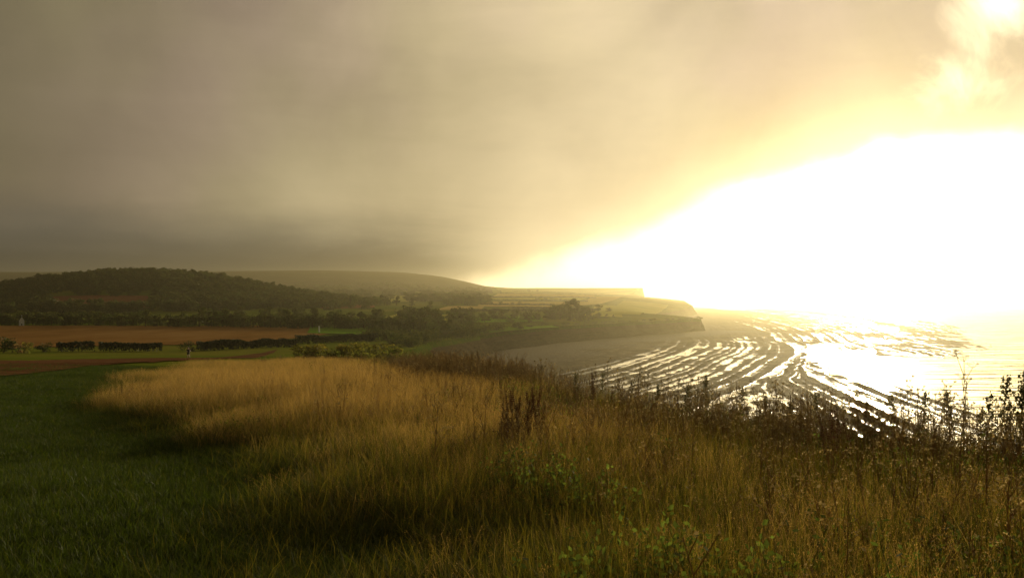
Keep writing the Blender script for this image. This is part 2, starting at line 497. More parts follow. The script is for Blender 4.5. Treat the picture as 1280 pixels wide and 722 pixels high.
# buttresses and gullies
nz = fbm(crow[:, None] / 9.0 + 0 * tv[None], tv[None] * 1.5 + 4) * 7 * np.sin(np.pi * tv[None] * .85 + .15) * np.clip((crow[:, None] - 150) / 300, 0, 1)
nz2 = (fbm(crow[:, None] / 3.2 + 0 * tv[None], tv[None] * 6 + crow[:, None] / 40) + .6 * fbm(crow[:, None] / 1.3 + 0 * tv[None] + 9, tv[None] * 11)) * 3.2 * np.sin(np.pi * tv[None] * .9 + .1) * np.clip((crow[:, None] - 250) / 250, 0, 1)
Xc = Et[:, None] + outw + nz * .6 + nz2
Yc = np.repeat(crow[:, None], len(tv), 1)
Zc = Zt[:, None] * (1 - prof_c) + (-1.0) * prof_c
Xc[:, 0] = Et; Zc[:, 0] = Zt
tag(link('cliff', grid_mesh('cliff', Xc, Yc, Zc, M_cliff)), 'brown layered sea cliff running round the bay to the far headland', 'cliff', kind='structure')
cl = bpy.data.objects['cliff'].data
cl.materials.append(M_turf)
cmid = (crow[:-1] + crow[1:]) / 2
mi = np.zeros((len(crow) - 1, len(tv) - 1), np.int32)
mi[cmid < 330] = 1
mi[(cmid > 300) & (cmid < 2000), :3] = 1
cl.polygons.foreach_set('material_index', mi.ravel())

# ------------------------------------------------------------------ shore platform of curved ledges
def B(y): return E(y) + run(y)
Wt = table([(-100, 120), (120, 112), (200, 122), (240, 136), (300, 142), (340, 150), (400, 200), (434, 232), (520, 300), (655, 372), (760, 420), (1000, 560), (1338, 690), (1800, 790), (2300, 900), (2700, 960), (3200, 980), (4500, 800)], -100, 4500, 9200, 40)
f_str = table([(0, -150 + 0), (200, -52), (300, 0), (380, 40), (450, 71), (500, 90), (580, 113), (660, 132), (800, 156), (1000, 182), (1500, 225), (4500, 300)], 0, 4500, 9000, 60)


def poly_in(x, y, pts):
    ins = np.zeros(x.shape, bool)
    n = len(pts)
    for i in range(n):
        x0, y0 = pts[i]; x1, y1 = pts[(i + 1) % n]
        c = ((y0 > y) != (y1 > y)) & (x < (x1 - x0) * (y - y0) / (y1 - y0 + 1e-9) + x0)
        ins ^= c
    return ins


def soft_in(x, y, pts, wx=10, wy=22):
    px = x + fbm(x / 25, y / 45 + 7) * wx * 2; py = y + fbm(x / 25 + 11, y / 45) * wy * 2
    return poly_in(px, py, pts)


inlet = [(150, 405), (172, 470), (212, 530), (238, 520), (246, 455), (224, 415), (190, 350), (160, 306), (140, 318), (140, 360)]
reef = [(205, 462), (262, 560), (300, 690), (372, 900), (470, 1180), (570, 1120), (470, 860), (388, 668), (330, 590), (262, 480)]
pool2 = [(168, 430), (205, 510), (250, 600), (235, 625), (190, 520), (160, 450)]


def shore_h(x, y):
    b = B(y); w = Wt(y)
    tt = (x - b) / np.maximum(w - b, 20)
    wob = fbm(x / 90 + 2, y / 150) * 12 + fbm(x / 14 + 8, y / 22) * 2.2 + fbm(x / 4 + 1, y / 5) * 1.2
    # two sets of beds: one sweeping round the bay, one out on the point
    s1 = x - f_str(y) + wob
    s2 = (x - .17 * (y - 300)) * 1.0 + wob * .8
    right = sstep(88, 106, x - .42 * (y - 300) + fbm(x / 30, y / 60) * 26) * (1 - sstep(400, 470, y))
    s = s1 * (1 - right) + s2 * right
    s = s / (1 + np.clip((y - 650) / 900, 0, 2.5))
    k = s / 7.0 + fbm(s / 30 + 4, y * 0 + 3) * 2.4
    fr = k - np.floor(k)
    bed = np.floor(k)
    bh = np.sin(bed * 12.9898) * 43758.5453; bh = bh - np.floor(bh)
    saw = np.where(fr < .78, fr / .78, (1 - fr) / .22)                 # dip slope, then the scarp
    fine = s / 3.1; fine = fine - np.floor(fine)
    base = np.interp(tt, [-.2, 0, .15, .34, .55, .75, .95, 1.05, 1.3], [2.2, 1.5, .6, .2, .13, .15, .05, -.5, -1.6])
    amp = sstep(.05, .24, tt) * np.interp(y, [0, 900, 2500], [.55, .5, .35])
    z = base + amp * ((saw - .5) * .95 + (bh - .5) * .8 + (vnoise(bed * 7.3, y / 64 + bed) - .5) * .6 + (np.abs(fine - .5) - .25) * .6) + fbm(x / 14, y / 30) * .55 * sstep(.1, .4, tt) + (fbm(x / 3, y / 5) * .36 + fbm(x / 6 + 20, y / 15) * .34 + np.maximum(vnoise(x / 2.1 + 40, y / 2.6) - .72, 0) * 1.3) * sstep(.1, .35, tt)
    z = np.where(soft_in(x, y, inlet, 16, 34), np.minimum(z, -.25 + fbm(x / 9, y / 20) * .8 + fbm(x / 3, y / 5 + 4) * .5 + (saw - .5) * .22), z)
    z = np.where(soft_in(x, y, reef), np.maximum(z, .08 + fbm(x / 14, y / 40) * 1.2 + fbm(x / 4, y / 9) * .5), z)
    z = np.where(soft_in(x, y, pool2, 6, 14), np.minimum(z, -.2 + fbm(x / 7, y / 12) * .7), z)
    # far bay flats: broad sand and water lying level
    far = sstep(2300, 3000, y)
    z = z * (1 - far) + far * (base * .6 + .1 + fbm(x / 90, y / 260) * 1.5)
    return z, tt


yr = np.concatenate([np.linspace(60, 180, 50, endpoint=False), np.geomspace(180, 4300, 760)])
vv = np.linspace(0, 1, 430)
Xs = (B(yr) - 14)[:, None] * (1 - vv[None]) + (Wt(yr) + 50)[:, None] * vv[None]
Ys = np.repeat(yr[:, None], len(vv), 1)
Zs, tts = shore_h(Xs, Ys)
shing = (1 - sstep(.1, .25, tts + fbm(Xs / 25, Ys / 40) * .18)).reshape(-1, 1)
tag(link('shore', grid_mesh('shore', Xs, Ys, Zs, M_shore, col=np.repeat(shing, 3, 1))), 'grey shingle and curved rock ledges laid bare at low tide', 'shore', kind='structure')

# sea: one level sheet
SEA = 12000
sea_me = mesh_np('sea', [(-SEA, -SEA, 0), (SEA, -SEA, 0), (SEA, SEA, 0), (-SEA, SEA, 0)], quads=[(0, 1, 2, 3)], mat=M_sea)
tag(link('sea', sea_me), 'calm pale sea glittering under the low sun', 'sea', kind='structure')

# ------------------------------------------------------------------ fields: sheets draped on the land
def field(name, corners, mat, label, n=40, lift=.25, jag=0.0):
    """corners: four photo pixels going round; the sheet is draped over the land between them"""
    P4 = [np.array(at(*c)) for c in corners]
    a = np.linspace(0, 1, n)[:, None, None]; b = np.linspace(0, 1, n)[None, :, None]
    XY = (P4[0] * (1 - b) + P4[1] * b) * (1 - a) + (P4[3] * (1 - b) + P4[2] * b) * a
    if jag:
        XY = XY + np.stack([fbm(XY[..., 0] / 20, XY[..., 1] / 20), fbm(XY[..., 0] / 20 + 9, XY[..., 1] / 20)], -1) * jag
    X, Y = XY[..., 0], XY[..., 1]
    o = link(name, grid_mesh(name, X, Y, Zl(X, Y) + lift, mat))
    return tag(o, label, 'field', kind='structure')


field('ploughed_field', [(-90, 438), (300, 431), (470, 407.6), (-90, 408.6)], M_plough, 'long brown ploughed field in front of the dark tree belt', 60, .2)
field('green_field', [(384, 417), (452, 419), (463, 408.6), (388, 408.2)], M_green, 'bright green patch of field beside the white post', 30, .45)
field('dirt_track', [(-60, 478), (345, 439.5), (345, 437), (-60, 454)], M_track, 'reddish brown earth track crossing behind the lawn', 60, .12, 2)
field('red_field', [(70, 386), (190, 387), (185, 371), (62, 372)], M_red, 'dull red field on the side of the wooded hill', 30, 1.0)
field('red_field', [(400, 386), (468, 385), (470, 378), (412, 379)], M_red, 'red earth field among the mid distance trees', 30, .6)
field('pasture_field', [(478, 378), (528, 377), (524, 368), (484, 371)], M_lime, 'light green field framed by hazy trees', 30, .6)
strips = [((596, 384), (700, 385), (720, 378), (602, 378), M_straw), ((604, 377), (722, 377), (735, 373), (612, 373), M_lime),
          ((615, 372), (740, 372), (752, 367.5), (622, 367.5), M_straw), ((628, 367), (790, 367), (796, 363), (626, 363), M_lime),
          ((622, 362.5), (798, 362.5), (800, 360.5), (620, 359.6), M_lime)]
for i, (a, b, c, d_, mm) in enumerate(strips):
    field('hazy_field', [a, b, c, d_], mm, ['pale straw field below the far hedges', 'pale green strip field above the straw one', 'second pale straw strip on the coastal slope',
          'wide pale green field below the skyline', 'skyline field running out to the far headland'][i], 30, 1.2)
field('clifftop_meadow', [(600, 417), (700, 409.5), (690, 407), (600, 412)], M_green, 'bright green strip of grass on top of the bay cliff', 30, .4)
field('coast_meadow', [(730, 396), (778, 397), (770, 382), (745, 382)], M_lime, 'sunny green slope behind the rounded bushes', 30, .6)

field('middle_field', [(470, 400), (560, 401), (590, 394), (500, 392)], M_lime, 'sunlit yellow green field among the middle trees', 30, .5)
field('middle_field', [(585, 404), (680, 402), (676, 396), (600, 396)], M_green, 'green field below the rounded bushes', 30, .5)
field('middle_field', [(540, 388), (600, 388), (606, 383), (560, 383)], M_straw, 'small straw field left of the nearest strip', 30, .6)
field('headland_meadow', [(742, 393), (800, 394), (836, 382), (780, 376)], M_lime, 'hazy pale meadow running down to the second headland', 30, .8)
field('headland_meadow', [(700, 384), (752, 380), (790, 371), (742, 371)], M_straw, 'pale straw meadow above the sunny slope', 30, .8)


# ------------------------------------------------------------------ plant meshes
def leaf_quads(c, size, rnd, col):
    """a quad of random facing at each centre"""
    n = len(c)
    a = rnd.normal(size=(n, 3)); a /= np.linalg.norm(a, axis=1, keepdims=True)
    b = rnd.normal(size=(n, 3)); b -= a * (a * b).sum(1, keepdims=True); b /= np.linalg.norm(b, axis=1, keepdims=True)
    s = size * rnd.uniform(.6, 1.4, (n, 1))
    v = np.stack([c - a * s * .5, c + b * s * .32, c + a * s * .5, c - b * s * .32], 1)
    q = np.arange(n * 4).reshape(n, 4)
    return v.reshape(-1, 3), q, np.repeat(col, 4, 0)


def tube(path, radii, seg=5):
    path = np.asarray(path, float); n = len(path)
    v = []; q = []
    for i in range(n):
        d0 = path[min(i + 1, n - 1)] - path[max(i - 1, 0)]; d0 /= np.linalg.norm(d0) + 1e-9
        a = np.cross(d0, (0.3, 0.9, .1)); a /= np.linalg.norm(a) + 1e-9; b = np.cross(d0, a)
        for j in range(seg):
            t_ = 2 * math.pi * j / seg
            v.append(path[i] + radii[i] * (math.cos(t_) * a + math.sin(t_) * b))
    for i in range(n - 1):
        for j in range(seg):
            q.append((i * seg + j, i * seg + (j + 1) % seg, (i + 1) * seg + (j + 1) % seg, (i + 1) * seg + j))
    return np.array(v), np.array(q)


class Bag:
    def __init__(s): s.v = []; s.q = []; s.t = []; s.c = []; s.n = 0
    def add(s, v, q=None, t=None, c=None):
        v = np.asarray(v, float)
        if q is not None and len(q): s.q.append(np.asarray(q) + s.n)
        if t is not None and len(t): s.t.append(np.asarray(t) + s.n)
        s.c.append(np.broadcast_to(np.asarray(c if c is not None else (1, 1, 1), float), (len(v), 3)))
        s.v.append(v); s.n += len(v)
    def mesh(s, name, mat):
        return mesh_np(name, np.concatenate(s.v), np.concatenate(s.q) if s.q else None, np.concatenate(s.t) if s.t else None, col=np.concatenate(s.c), mat=mat)


def crown_mesh(name, seed, w, h, nb, nl, leaf, mat, z0=0.2):
    r = np.random.default_rng(seed); bag = Bag()
    for i in range(nb):
        # lobes spread through an egg-shaped crown
        a = r.uniform(0, 2 * math.pi); zz = r.uniform(z0, .86); rad = w / 2 * math.sqrt(max(0, 1 - ((zz - .48) / .55) ** 2)) * r.uniform(.25, .85)
        c0 = np.array([math.cos(a) * rad, math.sin(a) * rad, zz * h]); br = w * r.uniform(.14, .25)
        p = r.normal(size=(nl, 3)); p /= np.linalg.norm(p, axis=1, keepdims=True)
        p *= br * r.uniform(.55, 1.08, (nl, 1)); p[:, 2] *= .8
        tone = r.uniform(.7, 1.25)
        cc = np.ones((nl, 3)) * tone * r.uniform(.85, 1.15, (nl, 1)); cc[:, 0] *= r.uniform(.85, 1.2)
        v, q, c = leaf_quads(c0 + p, leaf, r, cc)
        bag.add(v, q, c=c)
    return bag.mesh(name, mat)


def trunk_mesh(name, seed, h, r0):
    r = np.random.default_rng(seed); bag = Bag()
    top = np.array([r.normal() * .3, r.normal() * .3, h * .62])
    v, q = tube([(0, 0, -.4), (0.03, .02, h * .12), top * .5, top], [r0 * 1.25, r0, r0 * .8, r0 * .35], 7)
    bag.add(v, q)
    for i in range(5):
        a = r.uniform(0, 6.28); s = top * r.uniform(.5, .95)
        e = s + np.array([math.cos(a) * h * .25, math.sin(a) * h * .25, h * .2])
        v, q = tube([s, (s + e) / 2 + (0, 0, .2), e], [r0 * .45, r0 * .3, r0 * .1], 5); bag.add(v, q)
    return bag.mesh(name, M_bark)


CROWNS = [crown_mesh('crown', 100 + i, [9, 8, 10, 7.5, 11][i], [9, 10, 8.5, 9, 8][i], [15, 14, 18, 12, 18][i], 46, .95, M_tree, .12) for i in range(5)]
TRUNKS = [trunk_mesh('trunk', 200 + i, 9, .28) for i in range(3)]
BUSHC = [crown_mesh('crown', 300 + i, [5, 4.2, 6][i], [3.6, 3.2, 4][i], 12, 50, .42, M_tree, .05) for i in range(3)]
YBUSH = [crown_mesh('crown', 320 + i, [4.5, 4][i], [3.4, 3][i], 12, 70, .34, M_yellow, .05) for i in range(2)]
BSTEM = trunk_mesh('trunk', 260, 2.6, .09)
protos = {}


def tree(name, x, y, label, cat, group, crown, trunk, scale=(1, 1, 1), rz=None, sink=.1):
    key = (name, crown.name, trunk.name)
    rz = random.uniform(0, 6.28) if rz is None else rz
    z = float(Zl(x, y)) - sink
    if key not in protos:
        t_ = thing(name, (x, y, z), label, cat, group, rz)
        link('trunk', trunk, t_); link('crown', crown, t_)
        protos[key] = t_
    else:
        t_ = copy_tree(protos[key])
        t_.location = (x, y, z); t_.rotation_euler = (0, 0, rz)
        for k_ in ('group',):
            if k_ in t_: del t_[k_]
        tag(t_, label, cat, group)
    t_.scale = scale
    return t_


# belt of trees behind the ploughed field
px_ = -70.0; i = 0
while px_ < 575:
    y = 447 + (i % 2) * 14 + random.uniform(-6, 6)
    x, y, z = at_d(px_, y)
    s = random.uniform(.75, 1.1) * (1.0 if px_ > 230 else .85)
    tree('belt_tree', x, y, 'dark rounded tree in the long belt behind the brown field', 'tree', 'trees in the belt behind the brown field',
         CROWNS[i % 5], TRUNKS[i % 3], (s * 1.1, s * 1.1, s * random.uniform(.85, 1.1)))
    px_ += random.uniform(4.5, 9); i += 1
# second row and copses in the middle distance: (pixel column, distance, size)
mids = [(330, 560, 1.0), (350, 600, 1.1), (375, 640, 1.0), (300, 620, 1), (280, 600, 1), (260, 610, .9), (500, 520, 1.0), (515, 540, 1.1), (532, 520, 1.15), (548, 530, 1.1), (563, 540, 1.1), (577, 530, 1.0),
        (590, 540, .85), (606, 560, .6), (470, 620, .8), (320, 800, 1.2), (345, 820, 1.2), (365, 800, 1.2), (385, 830, 1.2), (403, 850, 1.3), (420, 840, 1.1)]
for i, (px_, y, s) in enumerate(mids):
    x, y, z = at_d(px_, y + random.uniform(-15, 15))
    tree('copse_tree', x, y, 'mid green tree in the copses between the fields', 'tree', 'trees between the middle fields', CROWNS[(i * 2) % 5], TRUNKS[i % 3], (s * 1.15, s * 1.15, s))
for i in range(48):
    if i < 26: px_, y = random.uniform(250, 480), random.uniform(760, 900)
    elif i < 36: px_, y = random.uniform(330, 480), random.uniform(500, 600)
    else: px_, y = random.uniform(500, 600), random.uniform(560, 680)
    if 400 < px_ < 470 and 600 < y < 760: continue
    mids.append((px_, y, random.uniform(.8, 1.25)))
for i, (px_, y, s) in enumerate(mids[21:]):
    x, y, z = at_d(px_, y)
    tree('copse_tree', x, y, 'mid green tree in the copses between the fields', 'tree', 'trees between the middle fields', CROWNS[(i * 2) % 5], TRUNKS[i % 3], (s * 1.2, s * 1.2, s), sink=.8)
singles = [(438, 870, 1.75, 'tall dark round tree standing above the middle copses'), (470, 980, 1.3, 'hazy tree right of the tall round one'), (515, 1050, 1.15, 'lone hazy tree at the edge of the light green field'),
           (537, 800, 1.1, 'tree in front of the hazy wood, right of the light green field')]
for i, (px_, y, s, lab) in enumerate(singles):
    x, y, z = at_d(px_, y)
    tree('field_tree', x, y, lab, 'tree', None, CROWNS[(i * 3 + 2) % 5], TRUNKS[i % 3], (s, s, s))
for i in range(30):
    px_ = 455 + random.uniform(0, 45) if i < 10 else (552 + random.uniform(0, 62))
    y = 1000 + random.uniform(-40, 60) if i < 10 else 1120 + random.uniform(-60, 120)
    x, y, z = at_d(px_, y); s = random.uniform(1.0, 1.5)
    tree('wood_tree', x, y, 'hazy grey green tree in the small woods under the far ridge', 'tree', 'trees of the hazy woods', CROWNS[i % 5], TRUNKS[i % 3], (s * 1.2, s * 1.2, s))

# bushes on the bay cliff and the fields above it
knoll = [(604, 640, .85), (616, 630, .95), (629, 640, 1.1), (643, 650, 1.1), (657, 640, 1.05), (670, 650, .9), (610, 600, .6), (638, 600, .6), (662, 610, .6)]
for i, (px_, y, s) in enumerate(knoll):
    x, y, z = at_d(px_, y)
    tree('clifftop_bush', x, y, 'rounded green bush on the sloping land left of the dark knoll', 'bush', 'rounded bushes left of the knoll', CROWNS[i % 5], TRUNKS[i % 3], (s * 1.1, s * 1.1, s * .95), sink=1.2)
knoll = [(686, 690, 1.2), (694, 700, 1.6), (702, 690, 1.85), (711, 700, 2.0), (720, 695, 1.9), (729, 690, 1.6), (738, 700, 1.15), (747, 715, .8), (700, 665, 1.1), (713, 660, 1.1), (726, 665, 1.0), (736, 670, .8), (690, 668, .9), (757, 720, .6), (767, 735, .5)]
for i, (px_, y, s) in enumerate(knoll):
    x, y, z = at_d(px_, y)
    tree('knoll_tree', x, y, 'dark thick tree in the clump on the knoll above the bay cliff', 'tree', 'trees on the knoll above the bay cliff', CROWNS[(i * 2) % 5], TRUNKS[i % 3], (s, s, s * .95), sink=1.5)
for i, (px_, y, s) in enumerate([(735, 800, 1.3), (748, 820, 1.2), (760, 830, .8)]):
    x, y, z = at_d(px_, y)
    tree('meadow_bush', x, y, ['low bush behind the right end of the dark knoll', 'wide bush at the top of the sunny slope', 'small bush on the sunny slope near the headland'][i], 'bush', None, CROWNS[i], TRUNKS[i % 3], (s, s, s * .8), sink=1.2)
for i in range(34):
    y = 540 + 300 * (i + random.random()) / 34
    x = float(E(np.array(y))) - random.uniform(0, 7); s = random.uniform(.45, .85)
    tree('cliff_edge_bush', x, y, 'low dark bush fringing the top of the bay cliff', 'bush', 'bushes fringing the top of the bay cliff', BUSHC[i % 3], BSTEM, (s * 1.6, s * 1.6, s * .8), sink=.3)
far_b = [(672, 1500, 1.6), (680, 1500, 1.9), (690, 1520, 1.8), (700, 1520, 1.3), (655, 1300, 1.2), (605, 1150, 1.3), (625, 1180, 1.3), (640, 1160, 1.1), (650, 1180, 1.2), (660, 2900, 2.2), (672, 2950, 2), (664, 1750, 1.5), (770, 2300, 2)]
for i, (px_, y, s) in enumerate(far_b):
    x, y, z = at_d(px_, y)
    tree('far_bush', x, y, 'faint bush in the hazy strip fields', 'bush', 'faint bushes in the strip fields', BUSHC[i % 3], BSTEM, (s * 1.4, s, s * .9))
# dark scrub beyond the crest
scrub = [(452, 330, 1.0), (462, 340, 1.3), (473, 345, 1.5), (484, 340, 1.4), (497, 350, 1.2), (512, 360, 1.3), (527, 350, 1.2), (541, 350, 1.3), (556, 360, 1.2), (570, 350, 1.3), (585, 370, 1.4), (600, 380, 1.2),
         (600, 430, 1.7), (612, 450, 1.8), (624, 430, 1.6), (634, 470, 1.8), (645, 490, 1.7), (655, 510, 1.6), (664, 535, 1.5), (590, 440, 1.7), (578, 430, 1.6), (618, 480, 1.7), (630, 510, 1.6), (566, 400, 1.5), (642, 540, 1.3), (650, 450, 1.4),
         (520, 300, 1), (540, 290, 1), (560, 310, 1), (580, 300, 1), (600, 310, 1.1), (615, 330, 1.1), (495, 290, 1), (622, 300, .9), (505, 320, 1.1), (530, 330, 1.1), (630, 380, 1.1), (645, 420, 1.1)]
for i, (px_, y, s) in enumerate(scrub):
    x, y, z = at_d(px_, y)
    x = min(x, float(E(np.array(y))) - 2)
    z_ = tree('scrub_bush', x, y, 'dark brown green thorn bush in the scrub beyond the grassy crest', 'bush', 'thorn bushes beyond the crest', BUSHC[(i + 1) % 3], BSTEM, (s * 1.3, s * 1.3, s))
# yellow green bushes catching the light
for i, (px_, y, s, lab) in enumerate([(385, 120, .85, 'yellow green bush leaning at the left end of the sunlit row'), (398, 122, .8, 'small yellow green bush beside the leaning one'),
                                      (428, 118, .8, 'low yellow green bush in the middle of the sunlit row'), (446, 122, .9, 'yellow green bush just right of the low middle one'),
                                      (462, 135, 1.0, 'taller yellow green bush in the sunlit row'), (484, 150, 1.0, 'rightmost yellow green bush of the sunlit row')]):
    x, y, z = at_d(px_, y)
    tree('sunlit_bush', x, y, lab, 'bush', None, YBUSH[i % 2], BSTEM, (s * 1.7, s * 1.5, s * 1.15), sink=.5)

# left corner bushes
tree('roadside_bush', *at_d(6, 205)[:2], 'dark green bush at the left end of the hedge line', 'bush', None, BUSHC[0], BSTEM, (1.5, 1.5, 1.2))
tree('straw_coloured_bush', *at_d(23, 200)[:2], 'small straw coloured bush between the dark and the green ones', 'bush', None, crown_mesh('crown', 333, 2.6, 2.8, 8, 60, .3, M_straw if False else leafy('straw_foliage', (.36, .25, .09), .4, .1), .05), BSTEM, (1, 1, 1))
tree('olive_bush', *at_d(35, 198)[:2], 'olive green bush right of the straw coloured one', 'bush', None, YBUSH[0], BSTEM, (.75, .75, 1.0))
tree('roadside_bush', *at_d(56, 215)[:2], 'small round dark bush before the first hedge', 'bush', None, BUSHC[1], BSTEM, (1.0, 1.0, .75))
tree('roadside_bush', *at_d(237, 224)[:2], 'round dark bush behind the person', 'bush', None, BUSHC[2], BSTEM, (.95, .95, .75))


def hedge(name, ends, hgt, wid, label, group=None, leaf=.4, dens=5.0, mat=None):
    """clipped hedge along a line of land points"""
    (xa, ya), (xb, yb) = ends
    L = math.hypot(xb - xa, yb - ya)
    n = int(L * hgt * wid * dens) + 60
    n = min(n, 5000)
    r = np.random.default_rng(int(L * 10))
    a = r.uniform(0, 1, n)
    hh = hgt * (1 + fbm(a * L / 4, a * 0 + L) * .7)
    px = np.interp(a, [0, 1], [xa, xb]); py = np.interp(a, [0, 1], [ya, yb])
    nx, ny = -(yb - ya) / L, (xb - xa) / L
    side = r.uniform(-.5, .5, n) * wid
    z = Zl(px, py) + hh * np.sqrt(r.uniform(0, 1, n))
    c = np.stack([px + nx * side - xa, py + ny * side - ya, z], 1)
    z0 = float(Zl(xa, ya)); c[:, 2] -= z0
    tone = (1 + fbm(a * L / 3 + 9, side) * .9)[:, None] * np.ones((1, 3))
    v, q, cc = leaf_quads(c, leaf, r, tone)
    bag = Bag(); bag.add(v, q, c=cc)
    o = link(name, bag.mesh(name, mat or M_hedge))
    o.location = (xa, ya, z0)
    return tag(o, label, 'hedge', group)


hedge('clipped_hedge', (at_d(72, 216)[:2], at_d(118, 218)[:2]), 2.3, 1.8, 'short clipped dark hedge left of the longer one', leaf=.6, dens=26)
hedge('clipped_hedge', (at_d(124, 219)[:2], at_d(203, 224)[:2]), 2.4, 1.8, 'long clipped dark hedge below the ploughed field', leaf=.6, dens=26)
hedge('field_hedge', (at_d(248, 226)[:2], at_d(372, 265)[:2]), 2.6, 2.2, 'dark hedge right of the person along the field bottom', leaf=.65, dens=20)
hedge('field_hedge', (at_d(372, 285)[:2], at_d(470, 330)[:2]), 2.8, 2.6, 'rough dark hedge under the green field', leaf=.65, dens=20)
for (a, b, c, d_, hh, lab) in [(600, 1080, 690, 1080, 3, 'hazy hedge along the near side of the nearest straw strip'), (600, 1400, 735, 1400, 3, 'hazy hedge between the nearest straw strip and the green strip'),
                          (615, 1700, 745, 1700, 3, 'hazy hedge above the pale green strip'), (625, 2100, 800, 2150, 4, 'long faint hedge below the wide green field under the skyline'),
                          (640, 2500, 798, 2500, 4, 'faintest hedge, just under the skyline'), (565, 780, 690, 800, 3, 'dark hedge running left from the knoll trees'), (640, 900, 745, 930, 3, 'hedge behind the knoll trees')]:
    hedge('hedgerow', (at_d(a, b)[:2], at_d(c, d_)[:2]), hh, 4, lab, 'hedges between the strip fields', leaf=1.2, dens=2.0)

# ------------------------------------------------------------------ instancing of countless plants
def collection_of(name, objs):
    c = bpy.data.collections.new(name)
    for o in objs: c.objects.link(o)
    return c


def scatter(name, xyz, rot, scl, idx, coll, label, cat):
    n = len(xyz)
    me = bpy.data.meshes.new(name)
    me.vertices.add(n); me.vertices.foreach_set('co', np.asarray(xyz, np.float32).ravel())
    for nm, typ, arr in (('rot', 'FLOAT_VECTOR', rot), ('scl', 'FLOAT_VECTOR', scl)):
        me.attributes.new(nm, typ, 'POINT').data.foreach_set('vector', np.asarray(arr, np.float32).ravel())
    me.attributes.new('pick', 'INT', 'POINT').data.foreach_set('value', np.asarray(idx, np.int32))
    o = link(name, me)
    g = bpy.data.node_groups.new(name, 'GeometryNodeTree')
    g.interface.new_socket('Geometry', in_out='INPUT', socket_type='NodeSocketGeometry')
    g.interface.new_socket('Geometry', in_out='OUTPUT', socket_type='NodeSocketGeometry')
    N = g.nodes.new; Lk = g.links.new
    gi = N('NodeGroupInput'); go = N('NodeGroupOutput'); ip = N('GeometryNodeInstanceOnPoints'); ci = N('GeometryNodeCollectionInfo')
    ci.inputs['Collection'].default_value = coll; ci.inputs['Separate Children'].default_value = True; ci.inputs['Reset Children'].default_value = True
    def attr(nm, dt):
        a = N('GeometryNodeInputNamedAttribute'); a.data_type = dt; a.inputs['Name'].default_value = nm
        return a.outputs['Attribute']
    Lk(gi.outputs[0], ip.inputs['Points']); Lk(ci.outputs[0], ip.inputs['Instance']); ip.inputs['Pick Instance'].default_value = True
    Lk(attr('pick', 'INT'), ip.inputs['Instance Index'])
    er = N('FunctionNodeEulerToRotation'); Lk(attr('rot', 'FLOAT_VECTOR'), er.inputs[0]); Lk(er.outputs[0], ip.inputs['Rotation'])
    Lk(attr('scl', 'FLOAT_VECTOR'), ip.inputs['Scale']); Lk(ip.outputs[0], go.inputs[0])
    o.modifiers.new('scatter', 'NODES').node_group = g
    return tag(o, label, cat, kind='stuff')


def proto(name, me):
    return bpy.data.objects.new(name, me)


# woodland over the left hill
wood = collection_of('wood_crowns', [proto('wood_crown_%d' % i, m_) for i, m_ in enumerate(CROWNS)])
n = 5200
xs = rng.uniform(-880, -180, n); ys = rng.uniform(560, 1250, n)
pxs = 640 + xs / ys * F; pys = 376 - (Zl(xs, ys) - CAM_Z) / ys * F
keep = (37 * np.exp(-np.abs((xs + 437) / 172) ** 2.5 - ((ys - 950) / 190) ** 2) > 2.5)
redp = (pxs > 62) & (pxs < 188) & (pys > 370.5) & (pys < 387)
thin = fbm(xs / 60, ys / 60) > -.33
keep &= ~redp & thin
xs, ys = xs[keep], ys[keep]; n = len(xs)
s = rng.uniform(.75, 1.3, n) * 1.05
scatter('wood', np.stack([xs, ys, Zl(xs, ys) - .5], 1), np.stack([0 * xs, 0 * xs, rng.uniform(0, 6.28, n)], 1), np.stack([s * 1.1, s * 1.1, s * .95], 1), rng.integers(0, 5, n), wood,
        'dense dark wood covering the rounded hill on the left', 'wood')
# far-off trees and hedges speckled over the ridge
n = 2600
ys = rng.uniform(1300, 2500, n); xs = ys * rng.uniform(-.75, -.03, n)
keep = (vnoise(xs / 130, ys / 90) > .6)
xs, ys = xs[keep], ys[keep]; n = len(xs); s = rng.uniform(1, 1.8, n)
scatter('distant_trees', np.stack([xs, ys, Zl(xs, ys) - .5], 1), np.stack([0 * xs, 0 * xs, rng.uniform(0, 6.28, n)], 1), np.stack([s * 1.3, s * 1.3, s], 1), rng.integers(0, 5, n), wood,
        'far-off trees speckling the hazy ridge', 'wood')


